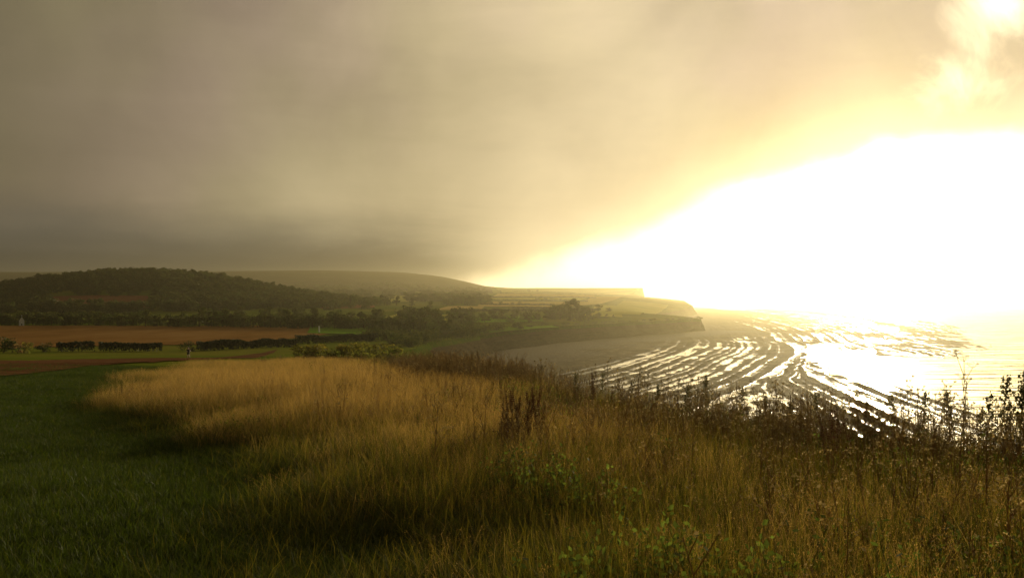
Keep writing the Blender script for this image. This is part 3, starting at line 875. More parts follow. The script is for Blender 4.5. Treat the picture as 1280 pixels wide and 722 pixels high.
# ------------------------------------------------------------------ grasses
def blades(bag, r, n, rad, h0, h1, w, bend, segs, c0, c1, jit=.2, lean=.12):
    a = r.uniform(0, 2 * math.pi, n); rr = rad * np.sqrt(r.uniform(0, 1, n))
    bx, by = np.cos(a) * rr, np.sin(a) * rr
    hgt = r.uniform(h0, h1, n); la = r.uniform(0, 2 * math.pi, n); bd = bend * hgt * r.uniform(.2, 1, n); ln = lean * r.normal(size=n) * hgt
    wa = r.uniform(0, 2 * math.pi, n); ww = w * r.uniform(.6, 1.3, n)
    rowsv = []; cols = []
    tn = r.uniform(1 - jit, 1 + jit, n)
    for k_ in range(segs + 1):
        t_ = k_ / segs
        ox = bx + np.cos(la) * (bd * t_ * t_ + ln * t_); oy = by + np.sin(la) * (bd * t_ * t_ + ln * t_); oz = hgt * t_ * (1 - .12 * bend * t_)
        hw = ww * (1 - .85 * t_) * .5
        rowsv.append(np.stack([ox - np.cos(wa) * hw, oy - np.sin(wa) * hw, oz], 1)); rowsv.append(np.stack([ox + np.cos(wa) * hw, oy + np.sin(wa) * hw, oz], 1))
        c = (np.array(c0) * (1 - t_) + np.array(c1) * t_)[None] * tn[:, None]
        cols += [c, c]
    V = np.stack(rowsv, 1).reshape(-1, 3); CC = np.stack(cols, 1).reshape(-1, 3)
    m_ = 2 * (segs + 1)
    base = (np.arange(n) * m_)[:, None]
    q = np.concatenate([base + np.array([[2 * k_, 2 * k_ + 1, 2 * k_ + 3, 2 * k_ + 2]]) for k_ in range(segs)])
    bag.add(V, q, c=CC)
    tip = np.stack([bx + np.cos(la) * (bd + ln), by + np.sin(la) * (bd + ln), hgt * (1 - .12 * bend)], 1)
    return tip, la


def panicles(bag, r, tip, la, length, n, size, c):
    """small seed flecks along the top of each stalk"""
    for k_ in range(n):
        t_ = r.uniform(0, 1, (len(tip), 1))
        p = tip + np.concatenate([-np.cos(la)[:, None] * .03, -np.sin(la)[:, None] * .03, -np.ones((len(tip), 1))], 1) * length * t_ + r.normal(size=(len(tip), 3)) * .012 * (0.5 + t_)
        v, q, cc = leaf_quads(p, size, r, np.ones((len(p), 3)) * np.array(c))
        v = v.reshape(-1, 4, 3); mid = v.mean(1, keepdims=True); v = mid + (v - mid) * np.array([.5, .5, 1.5])
        bag.add(v.reshape(-1, 3), q, c=cc)


def dry_clump(i):
    r = np.random.default_rng(400 + i); b = Bag()
    tip, la = blades(b, r, 24, .26, .65, 1.12, .0052, .22, 4, (.55, .62, .5), (1.05, 1, 1), .25, .1)
    panicles(b, r, tip, la, .22, 7, .013, (1.0, .9, .85))
    if i % 2:
        tip, la = blades(b, r, 2, .26, .7, 1.2, .0045, .3, 4, (1.2, 1.3, 1.6), (1.5, 1.7, 2.4), .2, .15)
        panicles(b, r, tip, la, .15, 6, .012, (1.5, 1.6, 2.2))
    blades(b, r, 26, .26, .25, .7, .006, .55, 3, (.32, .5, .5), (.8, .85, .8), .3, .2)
    return b.mesh('dry_clump', M_dry)


def rank_clump(i):
    r = np.random.default_rng(430 + i); b = Bag()
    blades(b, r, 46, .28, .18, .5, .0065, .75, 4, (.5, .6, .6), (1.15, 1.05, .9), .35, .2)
    blades(b, r, 6, .25, .4, .7, .004, .3, 3, (1.2, .8, .6), (3.0, 1.9, 1.6), .3, .15)
    return b.mesh('rank_clump', M_rank)


def lawn_clump(i):
    r = np.random.default_rng(460 + i); b = Bag()
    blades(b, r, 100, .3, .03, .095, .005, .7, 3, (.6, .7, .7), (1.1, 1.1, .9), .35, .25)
    blades(b, r, 3, .3, .08, .17, .003, .5, 3, (1.6, 1.2, 1.2), (2.6, 1.8, 2.0), .2, .3)
    return b.mesh('lawn_clump', M_lawn)


def weed_clump(i):
    """tangle of dead branched stalks with round seed heads"""
    r = np.random.default_rng(490 + i); b = Bag()
    for s_ in range(6):
        a = r.uniform(0, 6.28); x0, y0 = r.normal(size=2) * .18
        hh = r.uniform(.6, 1.25); lean = r.normal(size=2) * .12
        top = np.array([x0 + lean[0], y0 + lean[1], hh])
        v, q = tube([(x0, y0, 0), ((x0 + top[0]) / 2 + r.normal() * .02, (y0 + top[1]) / 2, hh * .5), top], [.006, .005, .002], 3); b.add(v, q, c=(1, .9, .8))
        for j in range(7):
            t_ = r.uniform(.4, .98); p0 = np.array([x0, y0, 0]) * (1 - t_) + top * t_
            aa = r.uniform(0, 6.28); ln = r.uniform(.08, .24) * (1.25 - t_ * .6)
            p1 = p0 + np.array([math.cos(aa) * ln * .6, math.sin(aa) * ln * .6, ln * .85])
            v, q = tube([p0, p1], [.003, .0018], 3); b.add(v, q, c=(1, .85, .7))
            m_ = r.integers(3, 7)
            pp = p1 + r.normal(size=(m_, 3)) * .016
            tone = r.uniform(.7, 1.3) if r.random() > .16 else 1.7
            v, q, c = leaf_quads(pp, .018, r, np.ones((m_, 3)) * tone); b.add(v, q, c=c)
        m_ = 10
        t_ = r.uniform(.1, .7, m_)[:, None]; pp = np.array([x0, y0, 0]) * (1 - t_) + top * t_ + r.normal(size=(m_, 3)) * .06
        v, q, c = leaf_quads(pp, .035, r, np.ones((m_, 3)) * r.uniform(.5, 1.1, (m_, 1))); b.add(v, q, c=c)
    return b.mesh('weed_clump', M_weed)


def herb_clump(i):
    r = np.random.default_rng(520 + i); b = Bag()
    for s_ in range(7):
        x0, y0 = r.normal(size=2) * .16; hh = r.uniform(.25, .65); top = np.array([x0 + r.normal() * .1, y0 + r.normal() * .1, hh])
        v, q = tube([(x0, y0, 0), top], [.004, .002], 3); b.add(v, q, c=(.9, .8, .7))
        m_ = 30
        t_ = r.uniform(.15, 1, m_)[:, None]; pp = np.array([x0, y0, 0]) * (1 - t_) + top * t_ + r.normal(size=(m_, 3)) * .05
        v, q, c = leaf_quads(pp, .042, r, np.ones((m_, 3)) * r.uniform(.55, 1.25, (m_, 1))); b.add(v, q, c=c)
    return b.mesh('herb_clump', M_herb)


dryC = collection_of('dry_clumps', [proto('dry_clump_%d' % i, dry_clump(i)) for i in range(6)])
rankC = collection_of('rank_clumps', [proto('rank_clump_%d' % i, rank_clump(i)) for i in range(5)])
lawnC = collection_of('lawn_clumps', [proto('lawn_clump_%d' % i, lawn_clump(i)) for i in range(4)])
weedC = collection_of('weed_clumps', [proto('weed_clump_%d' % i, weed_clump(i)) for i in range(6)])
herbC = collection_of('herb_clumps', [proto('herb_clump_%d' % i, herb_clump(i)) for i in range(4)])

lb_y = [-5, 3, 5.8, 7.6, 11.9, 18, 27, 39, 60, 85, 120]
lb_x = [-.6, -.8, -1.1, -1.6, -3.1, -7.5, -13.5, -19, -25, -33, -50]
def lawn_line(y): return np.interp(y, lb_y, lb_x)                 # right of it the grass is left long


def zone(n, ymax, dens_fall, ymin=.8, xr=(-.85, .85)):
    """random land points in front of the viewer, thinner with distance"""
    y = ymin + (ymax - ymin) * rng.random(n) ** dens_fall
    x = y * rng.uniform(xr[0], xr[1], n) + rng.normal(size=n) * 1.0
    keep = x < E(y) + 3.0
    return x[keep], y[keep]


def place(name, x, y, s, coll, ncol, label, tilt=.1, sxy=None, cat='grass'):
    n = len(x)
    u = x - E(y)
    z = Zl(x, y) - np.where(u > 0, u * 1.0, 0)
    lay = sstep(.08, .3, fbm(x / 1.7 + 30, y / 1.9)) * .5          # patches laid over by wind and rain
    rot = np.stack([rng.normal(size=n) * tilt + lay * fbm(x / 3, y / 3 + 50) * 3, rng.normal(size=n) * tilt + lay * fbm(x / 3 + 70, y / 3) * 3, rng.uniform(0, 6.28, n) * (1 - lay * 1.8).clip(.05)], 1)
    sxy = s if sxy is None else sxy
    return scatter(name, np.stack([x, y, z - .02], 1), rot, np.stack([sxy, sxy, s], 1), rng.integers(0, ncol, n), coll, label, cat)


def right_of(x, y):      # metres into the long grass, with a ragged border
    return x - lawn_line(y) + fbm(x / 3.2, y / 3.2 + 5) * 4.2


# dry tan grass
x, y = zone(60000, 75, 1.35)
q = right_of(x, y)
patch = fbm(x / 4.0 + 2, y / 5.5) + fbm(x / 1.3, y / 1.6 + 3) * .5
tanness = np.interp(x / y, [-.6, -.1, .05, .2, .35, .6], [1.0, 1.0, .85, .65, .38, .28])
bias = np.interp(y, [5, 8, 11, 16, 30], [.62, .72, .85, 1.0, 1.0])
p = sstep(-.8, 1.2, q) * np.clip(tanness * bias + patch * 1.6, .04, 1)
edge_d = E(y) - x
p *= np.interp(edge_d, [-2, 0, 3, 8], [.03, .12, .55, 1]) * (1 - .85 * np.exp(-((x - .17) / .45) ** 2 - ((y - 10.9) / .8) ** 2))
keep = rng.random(len(x)) < p * .62
x, y, q = x[keep], y[keep], q[keep]
hs = (.62 + .38 * sstep(0, 3.5, q)) * rng.uniform(.7, 1.1, len(x)) * np.interp(y, [4, 9, 14, 22, 30, 45], [.55, .55, .72, .95, .9, .68]) * np.interp(E(y) - x, [0, 6], [.6, 1])
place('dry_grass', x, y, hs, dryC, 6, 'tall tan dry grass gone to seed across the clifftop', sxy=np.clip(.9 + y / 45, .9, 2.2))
print('dry', len(x))
# rank green grass: everywhere under the long grass and along the lawn's border
x, y = zone(42000, 60, 1.7)
q = right_of(x, y)
p = (1 - .7 * np.exp(-((x - .17) / .45) ** 2 - ((y - 10.9) / .8) ** 2)) * sstep(-2.0, .6, q) * np.clip(.66 + fbm(x / 3 + 9, y / 3) * 1.5, .1, 1)
keep = rng.random(len(x)) < p
x, y, q = x[keep], y[keep], q[keep]
hs = (.32 + .68 * sstep(-2, 1.5, q)) * rng.uniform(.7, 1.15, len(x))
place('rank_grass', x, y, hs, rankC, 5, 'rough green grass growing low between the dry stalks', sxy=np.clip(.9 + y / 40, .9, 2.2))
print('rank', len(x))
# lawn
x, y = zone(52000, 60, 1.6, ymin=2.5)
q = right_of(x, y)
keep = (q < 1.2)
x, y = x[keep], y[keep]
hs = rng.uniform(.7, 1.3, len(x)) * (1 + fbm(x / 2.2, y / 2.2) * .9)
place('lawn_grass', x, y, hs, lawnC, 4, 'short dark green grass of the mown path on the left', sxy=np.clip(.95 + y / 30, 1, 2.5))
print('lawn', len(x))
# dead weeds along the cliff edge and across the crest
x, y = zone(60000, 95, 1.15)
q = right_of(x, y); ed = E(y) - x
right = np.interp(x / y, [-.25, -.05, .15, .4, .6], [.0, .3, .5, .75, .95])
p = np.interp(ed, [-2.5, 0, 3, 9, 18], [.9, 1, .9, .4, .12]) * np.interp(y, [4, 7, 10, 14], [.15, .4, .8, 1]) * np.clip(right + fbm(x / 3 + 4, y / 3) * 1.2, 0, 1) * (q > 1)
crest = np.interp(x / y, [-.16, -.10, .04, .08], [0, 1, 1, 0]) * np.interp(y, [24, 30, 60, 70], [0, 1, 1, 0]) * np.interp(E(y) - x, [-3, -1, 7, 12], [0, 1, 1, 0])
bank = np.interp(x / y, [.2, .3, .6, .7], [0, 1, 1, .8]) * np.interp(E(y) - x, [-3.5, -2, .8, 3], [.6, 1, 1, 0]) * np.interp(y, [6, 8, 17, 20], [0, 1, 1, 0]) * (.55 + fbm(x / 1.6, y / 1.6) * 1.4).clip(0, 1)
keep = rng.random(len(x)) < np.maximum(p * .24, np.maximum(crest * .5, bank * .5))
x, y, crest, bank = x[keep], y[keep], crest[keep], bank[keep]
hs = rng.uniform(.5, .95, len(x)) + crest * .25 + bank * rng.uniform(-.1, .35, len(x))
place('weed_tangle', x, y, hs, weedC, 6, 'tangle of dead brown weeds with tiny seed heads along the cliff edge', cat='weeds', sxy=np.clip(.8 + y / 50, .8, 2))
print('weed', len(x))
# fresh green herbs low down
x, y = zone(24000, 70, 1.3)
q = right_of(x, y); ed = E(y) - x
p = np.clip(fbm(x / 2.2 + 14, y / 2.2) * 2.4 + .12 + .35 * np.interp(ed, [-3, 0, 3], [1, 1, 0]), 0, 1) * (q > .6) * np.interp(x / y, [-.4, -.1, .1, .6], [.15, .4, .8, 1])
keep = rng.random(len(x)) < p * .55
x, y = x[keep], y[keep]
place('green_herbs', x, y, rng.uniform(.6, 1.1, len(x)), herbC, 4, 'low leafy green herbs in the gaps of the long grass', cat='weeds', sxy=np.clip(.8 + y / 50, .8, 2))
print('herb', len(x))

# ------------------------------------------------------------------ single tall weeds that stand out
def dock_stalk(seed, hh):
    """a dock flower stalk: ribbed stem, upright side branches, whorls of dark seed"""
    r = np.random.default_rng(seed); st = Bag(); sd = Bag()
    lean = r.normal(size=2) * .07
    top = np.array([lean[0], lean[1], hh])
    v, q = tube([(0, 0, 0), (top[0] * .4, top[1] * .4, hh * .5), top], [.008, .006, .003], 5); st.add(v, q)
    paths = [(np.array([top[0] * .4, top[1] * .4, hh * .42]), top)]
    for j in range(4):
        t_ = r.uniform(.3, .7); p0 = top * t_; a = r.uniform(0, 6.28); ln = hh * r.uniform(.18, .32)
        p1 = p0 + np.array([math.cos(a) * ln * .28, math.sin(a) * ln * .28, ln])
        v, q = tube([p0, p1], [.004, .002], 4); st.add(v, q); paths.append((p0 * .6 + p1 * .4, p1))
    for p0, p1 in paths:
        L = np.linalg.norm(p1 - p0); m_ = int(L * 420)
        t_ = r.uniform(0, 1, m_); wh = np.round(t_ * L / .028) * .028 / max(L, .01)
        rad = .02 * (1.1 - .6 * t_)
        pp = p0 + (p1 - p0) * np.clip(wh, 0, 1)[:, None] + r.normal(size=(m_, 3)) * rad[:, None] * np.array([.75, .75, .3])
        v, q, c = leaf_quads(pp, .017, r, np.ones((m_, 3)) * r.uniform(.6, 1.4, (m_, 1))); sd.add(v, q, c=c)
    return st.mesh('stem', M_weed), sd.mesh('seed_spike', M_dock)


DOCKS = [dock_stalk(700 + i, 1.0) for i in range(4)]


def dock(x, y, stalks, hh, label, group=None, spread=.12):
    t_ = thing('dock_plant', (x, y, float(Zl(x, y)) - .03), label, 'dock plant', group)
    for j in range(stalks):
        st, sd = DOCKS[j % 4]
        o = link('stem', st, t_)
        a = random.uniform(0, 6.28); rr = spread * math.sqrt(random.random())
        o.location = (math.cos(a) * rr, math.sin(a) * rr * .6, 0)
        s = hh * random.uniform(.72, 1.05); o.scale = (1, 1, s)
        o.rotation_euler = (random.gauss(0, .06), random.gauss(0, .10), random.uniform(0, 6.28))
        link('seed_spike', sd, o)
    return t_


def spike_weed(seed, hh, leafy_c):
    """tall mugwort: stiff stem, steep branches packed with small hanging leaf and flower clusters"""
    r = np.random.default_rng(seed); st = Bag(); lf = Bag()
    top = np.array([r.normal() * .05, r.normal() * .05, hh])
    v, q = tube([(0, 0, 0), top * .5 + np.array([.01, 0, 0]), top], [.009, .007, .002], 5); st.add(v, q)
    for j in range(16):
        t_ = .22 + .72 * j / 16; p0 = top * t_; a = j * 2.4 + r.normal() * .3; ln = hh * (.26 - .18 * t_) * r.uniform(.8, 1.2)
        p1 = p0 + np.array([math.cos(a) * ln * .55, math.sin(a) * ln * .55, ln * .8])
        v, q = tube([p0, p1], [.003, .0015], 3); st.add(v, q)
        m_ = 26
        tt = r.uniform(.15, 1.05, m_)[:, None]; pp = p0 + (p1 - p0) * tt + r.normal(size=(m_, 3)) * .016
        v, q, c = leaf_quads(pp, .036, r, np.ones((m_, 3)) * r.uniform(.6, 1.3, (m_, 1))); lf.add(v, q, c=c)
    m_ = 60
    tt = r.uniform(.75, 1.02, m_)[:, None]; pp = top * tt + r.normal(size=(m_, 3)) * .014
    v, q, c = leaf_quads(pp, .03, r, np.ones((m_, 3)) * r.uniform(.6, 1.2, (m_, 1))); lf.add(v, q, c=c)
    return st.mesh('stem', M_weed), lf.mesh('leaf_spray', leafy_c)


M_mug = leafy('mugwort_leaf', (.12, .11, .035), .5, .2)
MUGS = [spike_weed(740 + i, 1.0, M_mug) for i in range(4)]


def umbel(seed, hh):
    """dead hogweed or parsley: bare forked stem with flat plates of seed"""
    r = np.random.default_rng(seed); st = Bag(); sd = Bag()
    top = np.array([.03, .02, hh]); v, q = tube([(0, 0, 0), top * .55, top], [.008, .006, .004], 5); st.add(v, q)
    heads = [top]
    for j in range(4):
        p0 = top * r.uniform(.45, .85); a = r.uniform(0, 6.28); ln = hh * r.uniform(.14, .26)
        p1 = p0 + np.array([math.cos(a) * ln * .6, math.sin(a) * ln * .6, ln * .9]); v, q = tube([p0, p1], [.004, .003], 4); st.add(v, q); heads.append(p1)
    for h_ in heads:
        for j in range(9):
            a = r.uniform(0, 6.28); rr = r.uniform(.02, .075)
            e = h_ + np.array([math.cos(a) * rr, math.sin(a) * rr, .055 + r.normal() * .008]); v, q = tube([h_, e], [.0018, .001], 3); st.add(v, q)
            pp = e + r.normal(size=(6, 3)) * np.array([.009, .009, .005]); v, q, c = leaf_quads(pp, .013, r, np.ones((6, 3)) * r.uniform(.7, 1.4)); sd.add(v, q, c=c)
    return st.mesh('stem', M_weed), sd.mesh('seed_head', M_weed)


UMBS = [umbel(770 + i, 1.0) for i in range(3)]


def thistle(seed, hh):
    r = np.random.default_rng(seed); st = Bag(); sd = Bag(); lf = Bag()
    top = np.array([r.normal() * .05, r.normal() * .05, hh]); v, q = tube([(0, 0, 0), top * .5, top], [.008, .006, .003], 5); st.add(v, q)
    tips = [top]
    for j in range(9):
        t_ = r.uniform(.4, .92); p0 = top * t_; a = r.uniform(0, 6.28); ln = hh * r.uniform(.1, .26)
        p1 = p0 + np.array([math.cos(a) * ln * .6, math.sin(a) * ln * .6, ln * .8]); v, q = tube([p0, (p0 + p1) / 2 + (0, 0, -.01), p1], [.004, .003, .002], 3); st.add(v, q); tips.append(p1)
        if r.random() < .6: tips.append(p0 * .4 + p1 * .6 + r.normal(size=3) * .02)
    for p in tips:
        m_ = 16
        pp = r.normal(size=(m_, 3)); pp /= np.linalg.norm(pp, axis=1, keepdims=True); pp = p + pp * .014
        tone = r.uniform(.6, 1.2) if r.random() > .2 else 1.7
        v, q, c = leaf_quads(pp, .02, r, np.ones((m_, 3)) * tone); sd.add(v, q, c=c)
    m_ = 46
    tt = r.uniform(.05, .75, m_)[:, None]; pp = top * tt + r.normal(size=(m_, 3)) * np.array([.06, .06, .03])
    v, q, c = leaf_quads(pp, .045, r, np.ones((m_, 3)) * r.uniform(.5, 1.1, (m_, 1))); lf.add(v, q, c=c)
    return st.mesh('stem', M_weed), sd.mesh('seed_head', M_weed), lf.mesh('dry_leaf', M_weed)


THIS = [thistle(800 + i, 1.0) for i in range(5)]


def plant(name, kit, x, y, hh, label, cat, group=None, wide=1.0, down=0.0):
    t_ = thing(name, (x, y, float(Zl(x, y)) - .04 - down), label, cat, group, random.uniform(0, 6.28))
    for me in kit:
        link(me.name.split('.')[0], me, t_)
    t_.scale = (wide * hh ** .5, wide * hh ** .5, hh)
    t_.rotation_euler = (random.gauss(0, .05), random.gauss(0, .05), random.uniform(0, 6.28))
    return t_


def xy(px, y): return (px - 640) / F * y, y
dock(*xy(655, 11.3), 12, 1.0, 'dark brown dock with many seed spikes standing in the middle of the grass', spread=.33)
dock(*xy(632, 11.0), 2, .62, 'small dark dock just left of the big central one')
dock(*xy(740, 17.0), 2, 1.25, 'two tall dark dock spikes against the grey beach')
dock(*xy(718, 17.5), 1, 1.05, 'single dock spike left of the two tall ones on the beach side')
dock(*xy(757, 16.8), 1, 1.0, 'single dock spike right of the two tall ones on the beach side')
dock(*xy(1050, 9.0), 4, .95, 'dark brown dock leaning in the weeds at lower right')
dock(*xy(815, 12.0), 2, .6, 'low dark dock in the grass below the beach')
for px_, y, hh, lab in [(1243, 11.5, 1.28, 'tall dark mugwort with leafy spikes by the right edge of the water'), (1272, 11.2, 1.38, 'tallest dark mugwort at the far right edge'),
                        (1228, 11.8, 1.0, 'shorter mugwort left of the two tall ones'), (1258, 11.0, .95, 'short mugwort between the two tall ones'), (1285, 10.5, 1.2, 'mugwort cut off by the right edge of view')]:
    plant('mugwort_plant', MUGS[int(px_) % 4], *xy(px_, y), hh, lab, 'mugwort', wide=1.0)
plant('umbellifer', UMBS[0], *xy(1203, 12.5), 1.42, 'thin dead umbellifer standing alone against the pale sea', 'umbellifer')
plant('umbellifer', UMBS[1], *xy(1180, 13.0), 1.05, 'short dead umbellifer left of the lone thin one', 'umbellifer')
plant('umbellifer', UMBS[2], *xy(540, 8.6), .95, 'pale dry umbellifer stem low in the central grass', 'umbellifer')
random.seed(21)
for i in range(64):
    px_ = 690 + (1225 - 690) * (i + random.random()) / 64
    base = np.interp(px_, [690, 800, 1000, 1280], [27, 20, 15, 12.5]) * random.uniform(.82, 1.02)
    x, y = xy(px_, base)
    hh = random.uniform(.8, 1.15) * np.interp(px_, [690, 1000, 1280], [1.05, .95, .95])
    if i % 4 == 3:
        plant('seeding_mugwort', MUGS[i % 4], x, y, hh * .95, 'brown leafy weed spike in the fringe before the bright shore', 'weed', 'leafy spikes fringing the cliff edge')
    else:
        plant('seeding_thistle', THIS[i % 5], x, y, hh, 'dead branched thistle with round seed heads before the bright shore', 'thistle', 'dead thistles fringing the cliff edge', 1.15)
for i in range(26):
    px_ = random.uniform(500, 700); yb = np.interp(px_, [500, 700], [52, 28]) * random.uniform(.6, 1)
    x, y = xy(px_, yb)
    plant('crest_thistle', THIS[i % 5], x, y, random.uniform(.9, 1.25), 'dead brown thistle on the crest left of the beach', 'thistle', 'dead thistles on the crest', 1.2)

for o in bpy.data.objects:
    if o.name.split('.')[0] in ('seed_head', 'dry_leaf', 'leaf_spray', 'seed_spike'):
        o['kind'] = 'stuff'      # seeds and leaflets too small to pick apart

# ------------------------------------------------------------------ white post, white house
def box(bag, x0, x1, y0, y1, z0, z1):
    v = [(x, y, z) for z in (z0, z1) for x, y in ((x0, y0), (x1, y0), (x1, y1), (x0, y1))]
    bag.add(v, [(0, 3, 2, 1), (4, 5, 6, 7), (0, 1, 5, 4), (1, 2, 6, 5), (2, 3, 7, 6), (3, 0, 4, 7)])


x, y, z = at_d(399, 395)
t_ = thing('marker_post', (x, y, z), 'white post standing at the corner of the green field', 'post')
b = Bag(); v, q = tube([(0, 0, -.3), (0, 0, 1.5), (0, 0, 3.2)], [.42, .4, .38], 8); b.add(v, q); link('shaft', b.mesh('shaft', M_white), t_)
b = Bag(); v, q = tube([(0, 0, 3.2), (0, 0, 3.32), (0, 0, 3.5)], [.46, .46, .05], 8); b.add(v, q); link('cap', b.mesh('cap', M_white), t_)

x, y, z = at_d(27.5, 436)
t_ = thing('white_house', (x, y, z - .5), 'small white gabled house half hidden by dark trees', 'house', rz=R(32))
t_.scale = (.75, .75, .75)
b = Bag()
b.add([(-1.6, 0, 0), (1.6, 0, 0), (1.6, 0, 4.6), (0, 0, 7.2), (-1.6, 0, 4.6)], [(0, 1, 2, 4)], [(4, 2, 3)])
b.add([(-1.6, 9, 0), (1.6, 9, 0), (1.6, 9, 4.6), (0, 9, 7.2), (-1.6, 9, 4.6)], [(1, 0, 4, 2)], [(2, 4, 3)])
b.add([(-1.6, 0, 0), (-1.6, 9, 0), (-1.6, 9, 4.6), (-1.6, 0, 4.6)], [(1, 0, 3, 2)]); b.add([(1.6, 0, 0), (1.6, 9, 0), (1.6, 9, 4.6), (1.6, 0, 4.6)], [(0, 1, 2, 3)])
wl = link('wall', b.mesh('wall', M_white), t_)
b = Bag()
for sgn in (-1, 1):
    b.add([(0, -.15, 7.35), (0, 9.15, 7.35), (sgn * 1.85, 9.15, 4.4), (sgn * 1.85, -.15, 4.4), (0, -.15, 7.2), (0, 9.15, 7.2), (sgn * 1.8, 9.15, 4.25), (sgn * 1.8, -.15, 4.25)],
          [(0, 1, 2, 3), (4, 5, 6, 7), (0, 3, 7, 4), (1, 2, 6, 5), (2, 3, 7, 6)])
rf = link('roof', b.mesh('roof', M_slate), t_)
b = Bag(); box(b, -.35, .35, 7.6, 8.4, 6.6, 8.2); link('chimney', b.mesh('chimney', M_white), rf)
for zz in (1.0,):
    b = Bag(); box(b, -.4, .4, -.05, -.01, zz, zz + 1.1); link('window', b.mesh('window', M_glass), t_)

# ------------------------------------------------------------------ person jogging on the track
def mat_plain(name, c, rough=.8):
    m, k = material(name); o = k.n('ShaderNodeOutputMaterial'); b = k.n('ShaderNodeBsdfPrincipled')
    n_ = k.noise(k.n('ShaderNodeTexCoord').outputs['Object'], 30, 3)
    k.put(b.inputs['Base Color'], k.mix(n_, (*[v_ * .8 for v_ in c], 1), (*[min(1, v_ * 1.2) for v_ in c], 1))); b.inputs['Roughness'].default_value = rough
    k.put(o.inputs[0], b.outputs[0]); return m


M_skin = mat_plain('skin', (.55, .36, .26), .6); M_darkcloth = mat_plain('dark_cloth', (.012, .014, .018)); M_hair = mat_plain('grey_hair', (.34, .32, .30)); M_shoe = mat_plain('pale_shoe', (.6, .58, .54)); M_eye = mat_plain('eye', (.02, .02, .02), .2)


def skin_obj(name, verts, edges, radii, mat, parent, sub=2, root=0):
    me = bpy.data.meshes.new(name); me.from_pydata(verts, edges, []); me.materials.append(mat)
    o = link(name, me, parent)
    sk = o.modifiers.new('skin', 'SKIN'); sk.use_smooth_shade = True
    for i_, r_ in enumerate(radii):
        sv = me.skin_vertices[0].data[i_]; sv.radius = r_ if isinstance(r_, tuple) else (r_, r_); sv.use_root = (i_ == root)
    ss = o.modifiers.new('subdivision', 'SUBSURF'); ss.levels = sub; ss.render_levels = sub
    return o


x, y, z = at_d(236, 117)
person = thing('person', (x, y, z), 'person in dark top and shorts jogging along the earth track', 'person', rz=R(12))
# faces -Y (towards the viewer), left foot planted, right leg kicked up behind; x to the right of the picture
J = {'pelvis': (0, 0, .95), 'waist': (0, -.01, 1.08), 'chest': (0, -.03, 1.28), 'upper': (0, -.04, 1.42), 'neck': (0, -.05, 1.50), 'jaw': (0, -.085, 1.575), 'head': (0, -.07, 1.66), 'crown': (0, -.055, 1.735),
     'hipL': (-.09, 0, .90), 'kneeL': (-.10, -.06, .49), 'ankL': (-.09, .0, .09), 'toeL': (-.09, -.15, .035),
     'hipR': (.09, 0, .90), 'kneeR': (.11, -.16, .53), 'ankR': (.14, .20, .36), 'toeR': (.15, .27, .22),
     'shL': (-.19, -.03, 1.41), 'elL': (-.27, .08, 1.16), 'wrL': (-.20, -.14, 1.10), 'haL': (-.185, -.20, 1.11),
     'shR': (.19, -.03, 1.41), 'elR': (.28, .04, 1.15), 'wrR': (.24, -.17, 1.22), 'haR': (.225, -.23, 1.25)}
names = list(J); ix = {n_: i_ for i_, n_ in enumerate(names)}
Ed = [('pelvis', 'waist'), ('waist', 'chest'), ('chest', 'upper'), ('upper', 'neck'), ('neck', 'jaw'), ('jaw', 'head'), ('head', 'crown'), ('pelvis', 'hipL'), ('hipL', 'kneeL'), ('kneeL', 'ankL'), ('ankL', 'toeL'),
      ('pelvis', 'hipR'), ('hipR', 'kneeR'), ('kneeR', 'ankR'), ('ankR', 'toeR'), ('upper', 'shL'), ('shL', 'elL'), ('elL', 'wrL'), ('wrL', 'haL'), ('upper', 'shR'), ('shR', 'elR'), ('elR', 'wrR'), ('wrR', 'haR')]
RR = {'pelvis': (.15, .11), 'waist': (.135, .095), 'chest': (.155, .11), 'upper': (.13, .09), 'neck': .052, 'jaw': (.062, .07), 'head': (.078, .092), 'crown': (.06, .07), 'hipL': .09, 'kneeL': .058, 'ankL': .038, 'toeL': .032,
      'hipR': .09, 'kneeR': .058, 'ankR': .038, 'toeR': .032, 'shL': .055, 'elL': .041, 'wrL': .028, 'haL': (.038, .02), 'shR': .055, 'elR': .041, 'wrR': .028, 'haR': (.038, .02)}
body = skin_obj('body', [J[n_] for n_ in names], [(ix[a], ix[b_]) for a, b_ in Ed], [RR[n_] for n_ in names], M_skin, person)


def grow(n_, f):
    r_ = RR[n_]; return tuple(v_ * f for v_ in r_) if isinstance(r_, tuple) else r_ * f
def part_of(name, chain, edges, mat, f, ends=None):
    vs = []; rs = []
    for c_ in chain:
        if isinstance(c_, tuple):
            a_, b_, t2 = c_; vs.append(tuple(np.array(J[a_]) * (1 - t2) + np.array(J[b_]) * t2))
            ra, rb = [np.mean(RR[q_]) for q_ in (a_, b_)]; rs.append((ra * (1 - t2) + rb * t2) * f)
        else:
            vs.append(J[c_]); rs.append(grow(c_, f))
    return skin_obj(name, vs, edges, rs, mat, person)
part_of('top', ['pelvis', 'waist', 'chest', 'upper', ('upper', 'neck', .45), 'shL', ('shL', 'elL', .75), 'shR', ('shR', 'elR', .75)], [(0, 1), (1, 2), (2, 3), (3, 4), (3, 5), (5, 6), (3, 7), (7, 8)], M_darkcloth, 1.14)
part_of('shorts', ['pelvis', 'hipL', ('hipL', 'kneeL', .72), 'hipR', ('hipR', 'kneeR', .72)], [(0, 1), (1, 2), (0, 3), (3, 4)], M_darkcloth, 1.17)
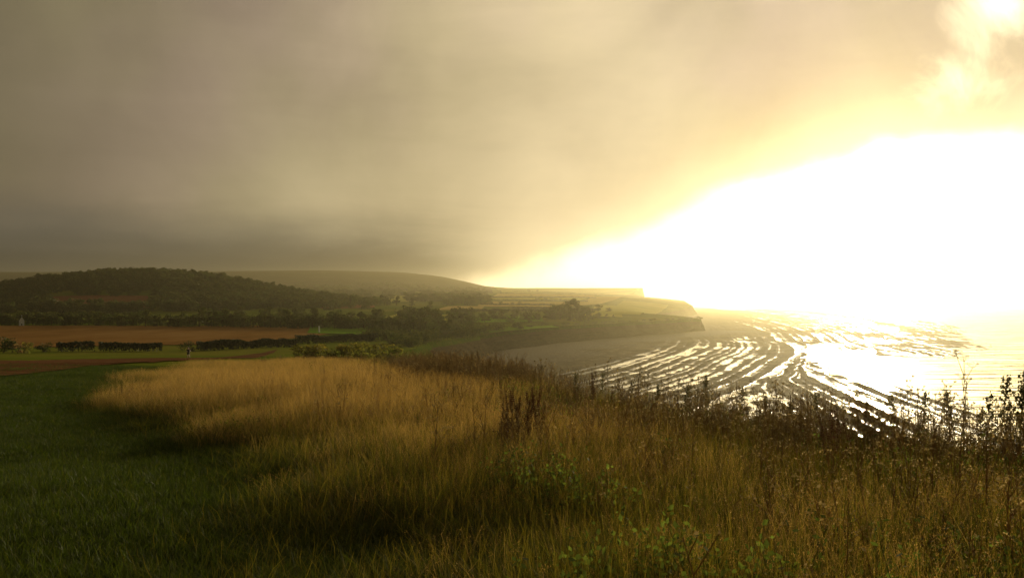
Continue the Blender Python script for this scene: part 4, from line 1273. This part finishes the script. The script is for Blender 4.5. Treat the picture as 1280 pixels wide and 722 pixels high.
for s_, nm in (('L', 'shoe'), ('R', 'shoe')):
    a_, t3 = np.array(J['ank' + s_]), np.array(J['toe' + s_])
    skin_obj('shoe', [tuple(a_ * .75 + t3 * .25 + (0, .03, -.02)), tuple(a_ * .4 + t3 * .6), tuple(t3)], [(0, 1), (1, 2)], [.048, .046, .04], M_shoe, person)
    # five fingers and a thumb, each its own short chain rooted in the palm
    h_, w_ = np.array(J['ha' + s_]), np.array(J['wr' + s_]); f_ = (h_ - w_) / np.linalg.norm(h_ - w_)
    sd_ = np.cross(f_, (0, 0, 1)); sd_ /= np.linalg.norm(sd_); up_ = np.cross(sd_, f_)
    for j, (o_, l_) in enumerate([(-.028, .06), (-.01, .072), (.01, .068), (.027, .05)]):
        p0 = h_ + up_ * o_; p1 = p0 + f_ * l_ * .6; p2 = p1 + f_ * l_ * .2 + sd_ * l_ * .4
        skin_obj('finger', [tuple(p0), tuple(p1), tuple(p2)], [(0, 1), (1, 2)], [.009, .0085, .0075], M_skin, body, 1)
    p0 = w_ * .5 + h_ * .5 + up_ * -.03; p1 = p0 + f_ * .04 - up_ * .02
    skin_obj('thumb', [tuple(p0), tuple(p1), tuple(p1 + f_ * .025)], [(0, 1), (1, 2)], [.011, .01, .009], M_skin, body, 1)
hd = np.array(J['head'])
skin_obj('hair', [tuple(hd + (0, .03, .02)), tuple(hd + (0, .02, .075)), tuple(hd + (0, .045, -.03))], [(0, 1), (0, 2)], [(.088, .092), (.066, .075), (.07, .06)], M_hair, person)
skin_obj('nose', [tuple(hd + (0, -.085, .0)), tuple(hd + (0, -.105, -.03))], [(0, 1)], [.01, .014], M_skin, body, 1)
skin_obj('mouth', [tuple(hd + (-.022, -.083, -.07)), tuple(hd + (0, -.09, -.07)), tuple(hd + (.022, -.083, -.07))], [(0, 1), (1, 2)], [.005, .007, .005], mat_plain('lip', (.35, .15, .12)), body, 1)
for sg in (-1, 1):
    skin_obj('eye', [tuple(hd + (sg * .03, -.085, .008)), tuple(hd + (sg * .034, -.085, .008))], [(0, 1)], [.01, .01], M_eye, body, 1)
    skin_obj('ear', [tuple(hd + (sg * .08, .0, .015)), tuple(hd + (sg * .084, .005, -.03))], [(0, 1)], [(.012, .02), (.01, .014)], M_skin, body, 1)

# ------------------------------------------------------------------ haze over land and sea
hz = SEA + 500
b = Bag(); box(b, -hz, hz, -hz, hz, -4.0, 172.0)
M_haze, k = material('haze_air')
o_ = k.n('ShaderNodeOutputMaterial'); pv = k.n('ShaderNodeVolumePrincipled')
pv.inputs['Color'].default_value = (1.0, .89, .55, 1); pv.inputs['Density'].default_value = 1.35e-4; pv.inputs['Anisotropy'].default_value = .8
k.put(o_.inputs['Volume'], pv.outputs[0])
tag(link('haze', b.mesh('haze', M_haze)), 'warm evening haze lying over the coast', 'haze', kind='stuff')
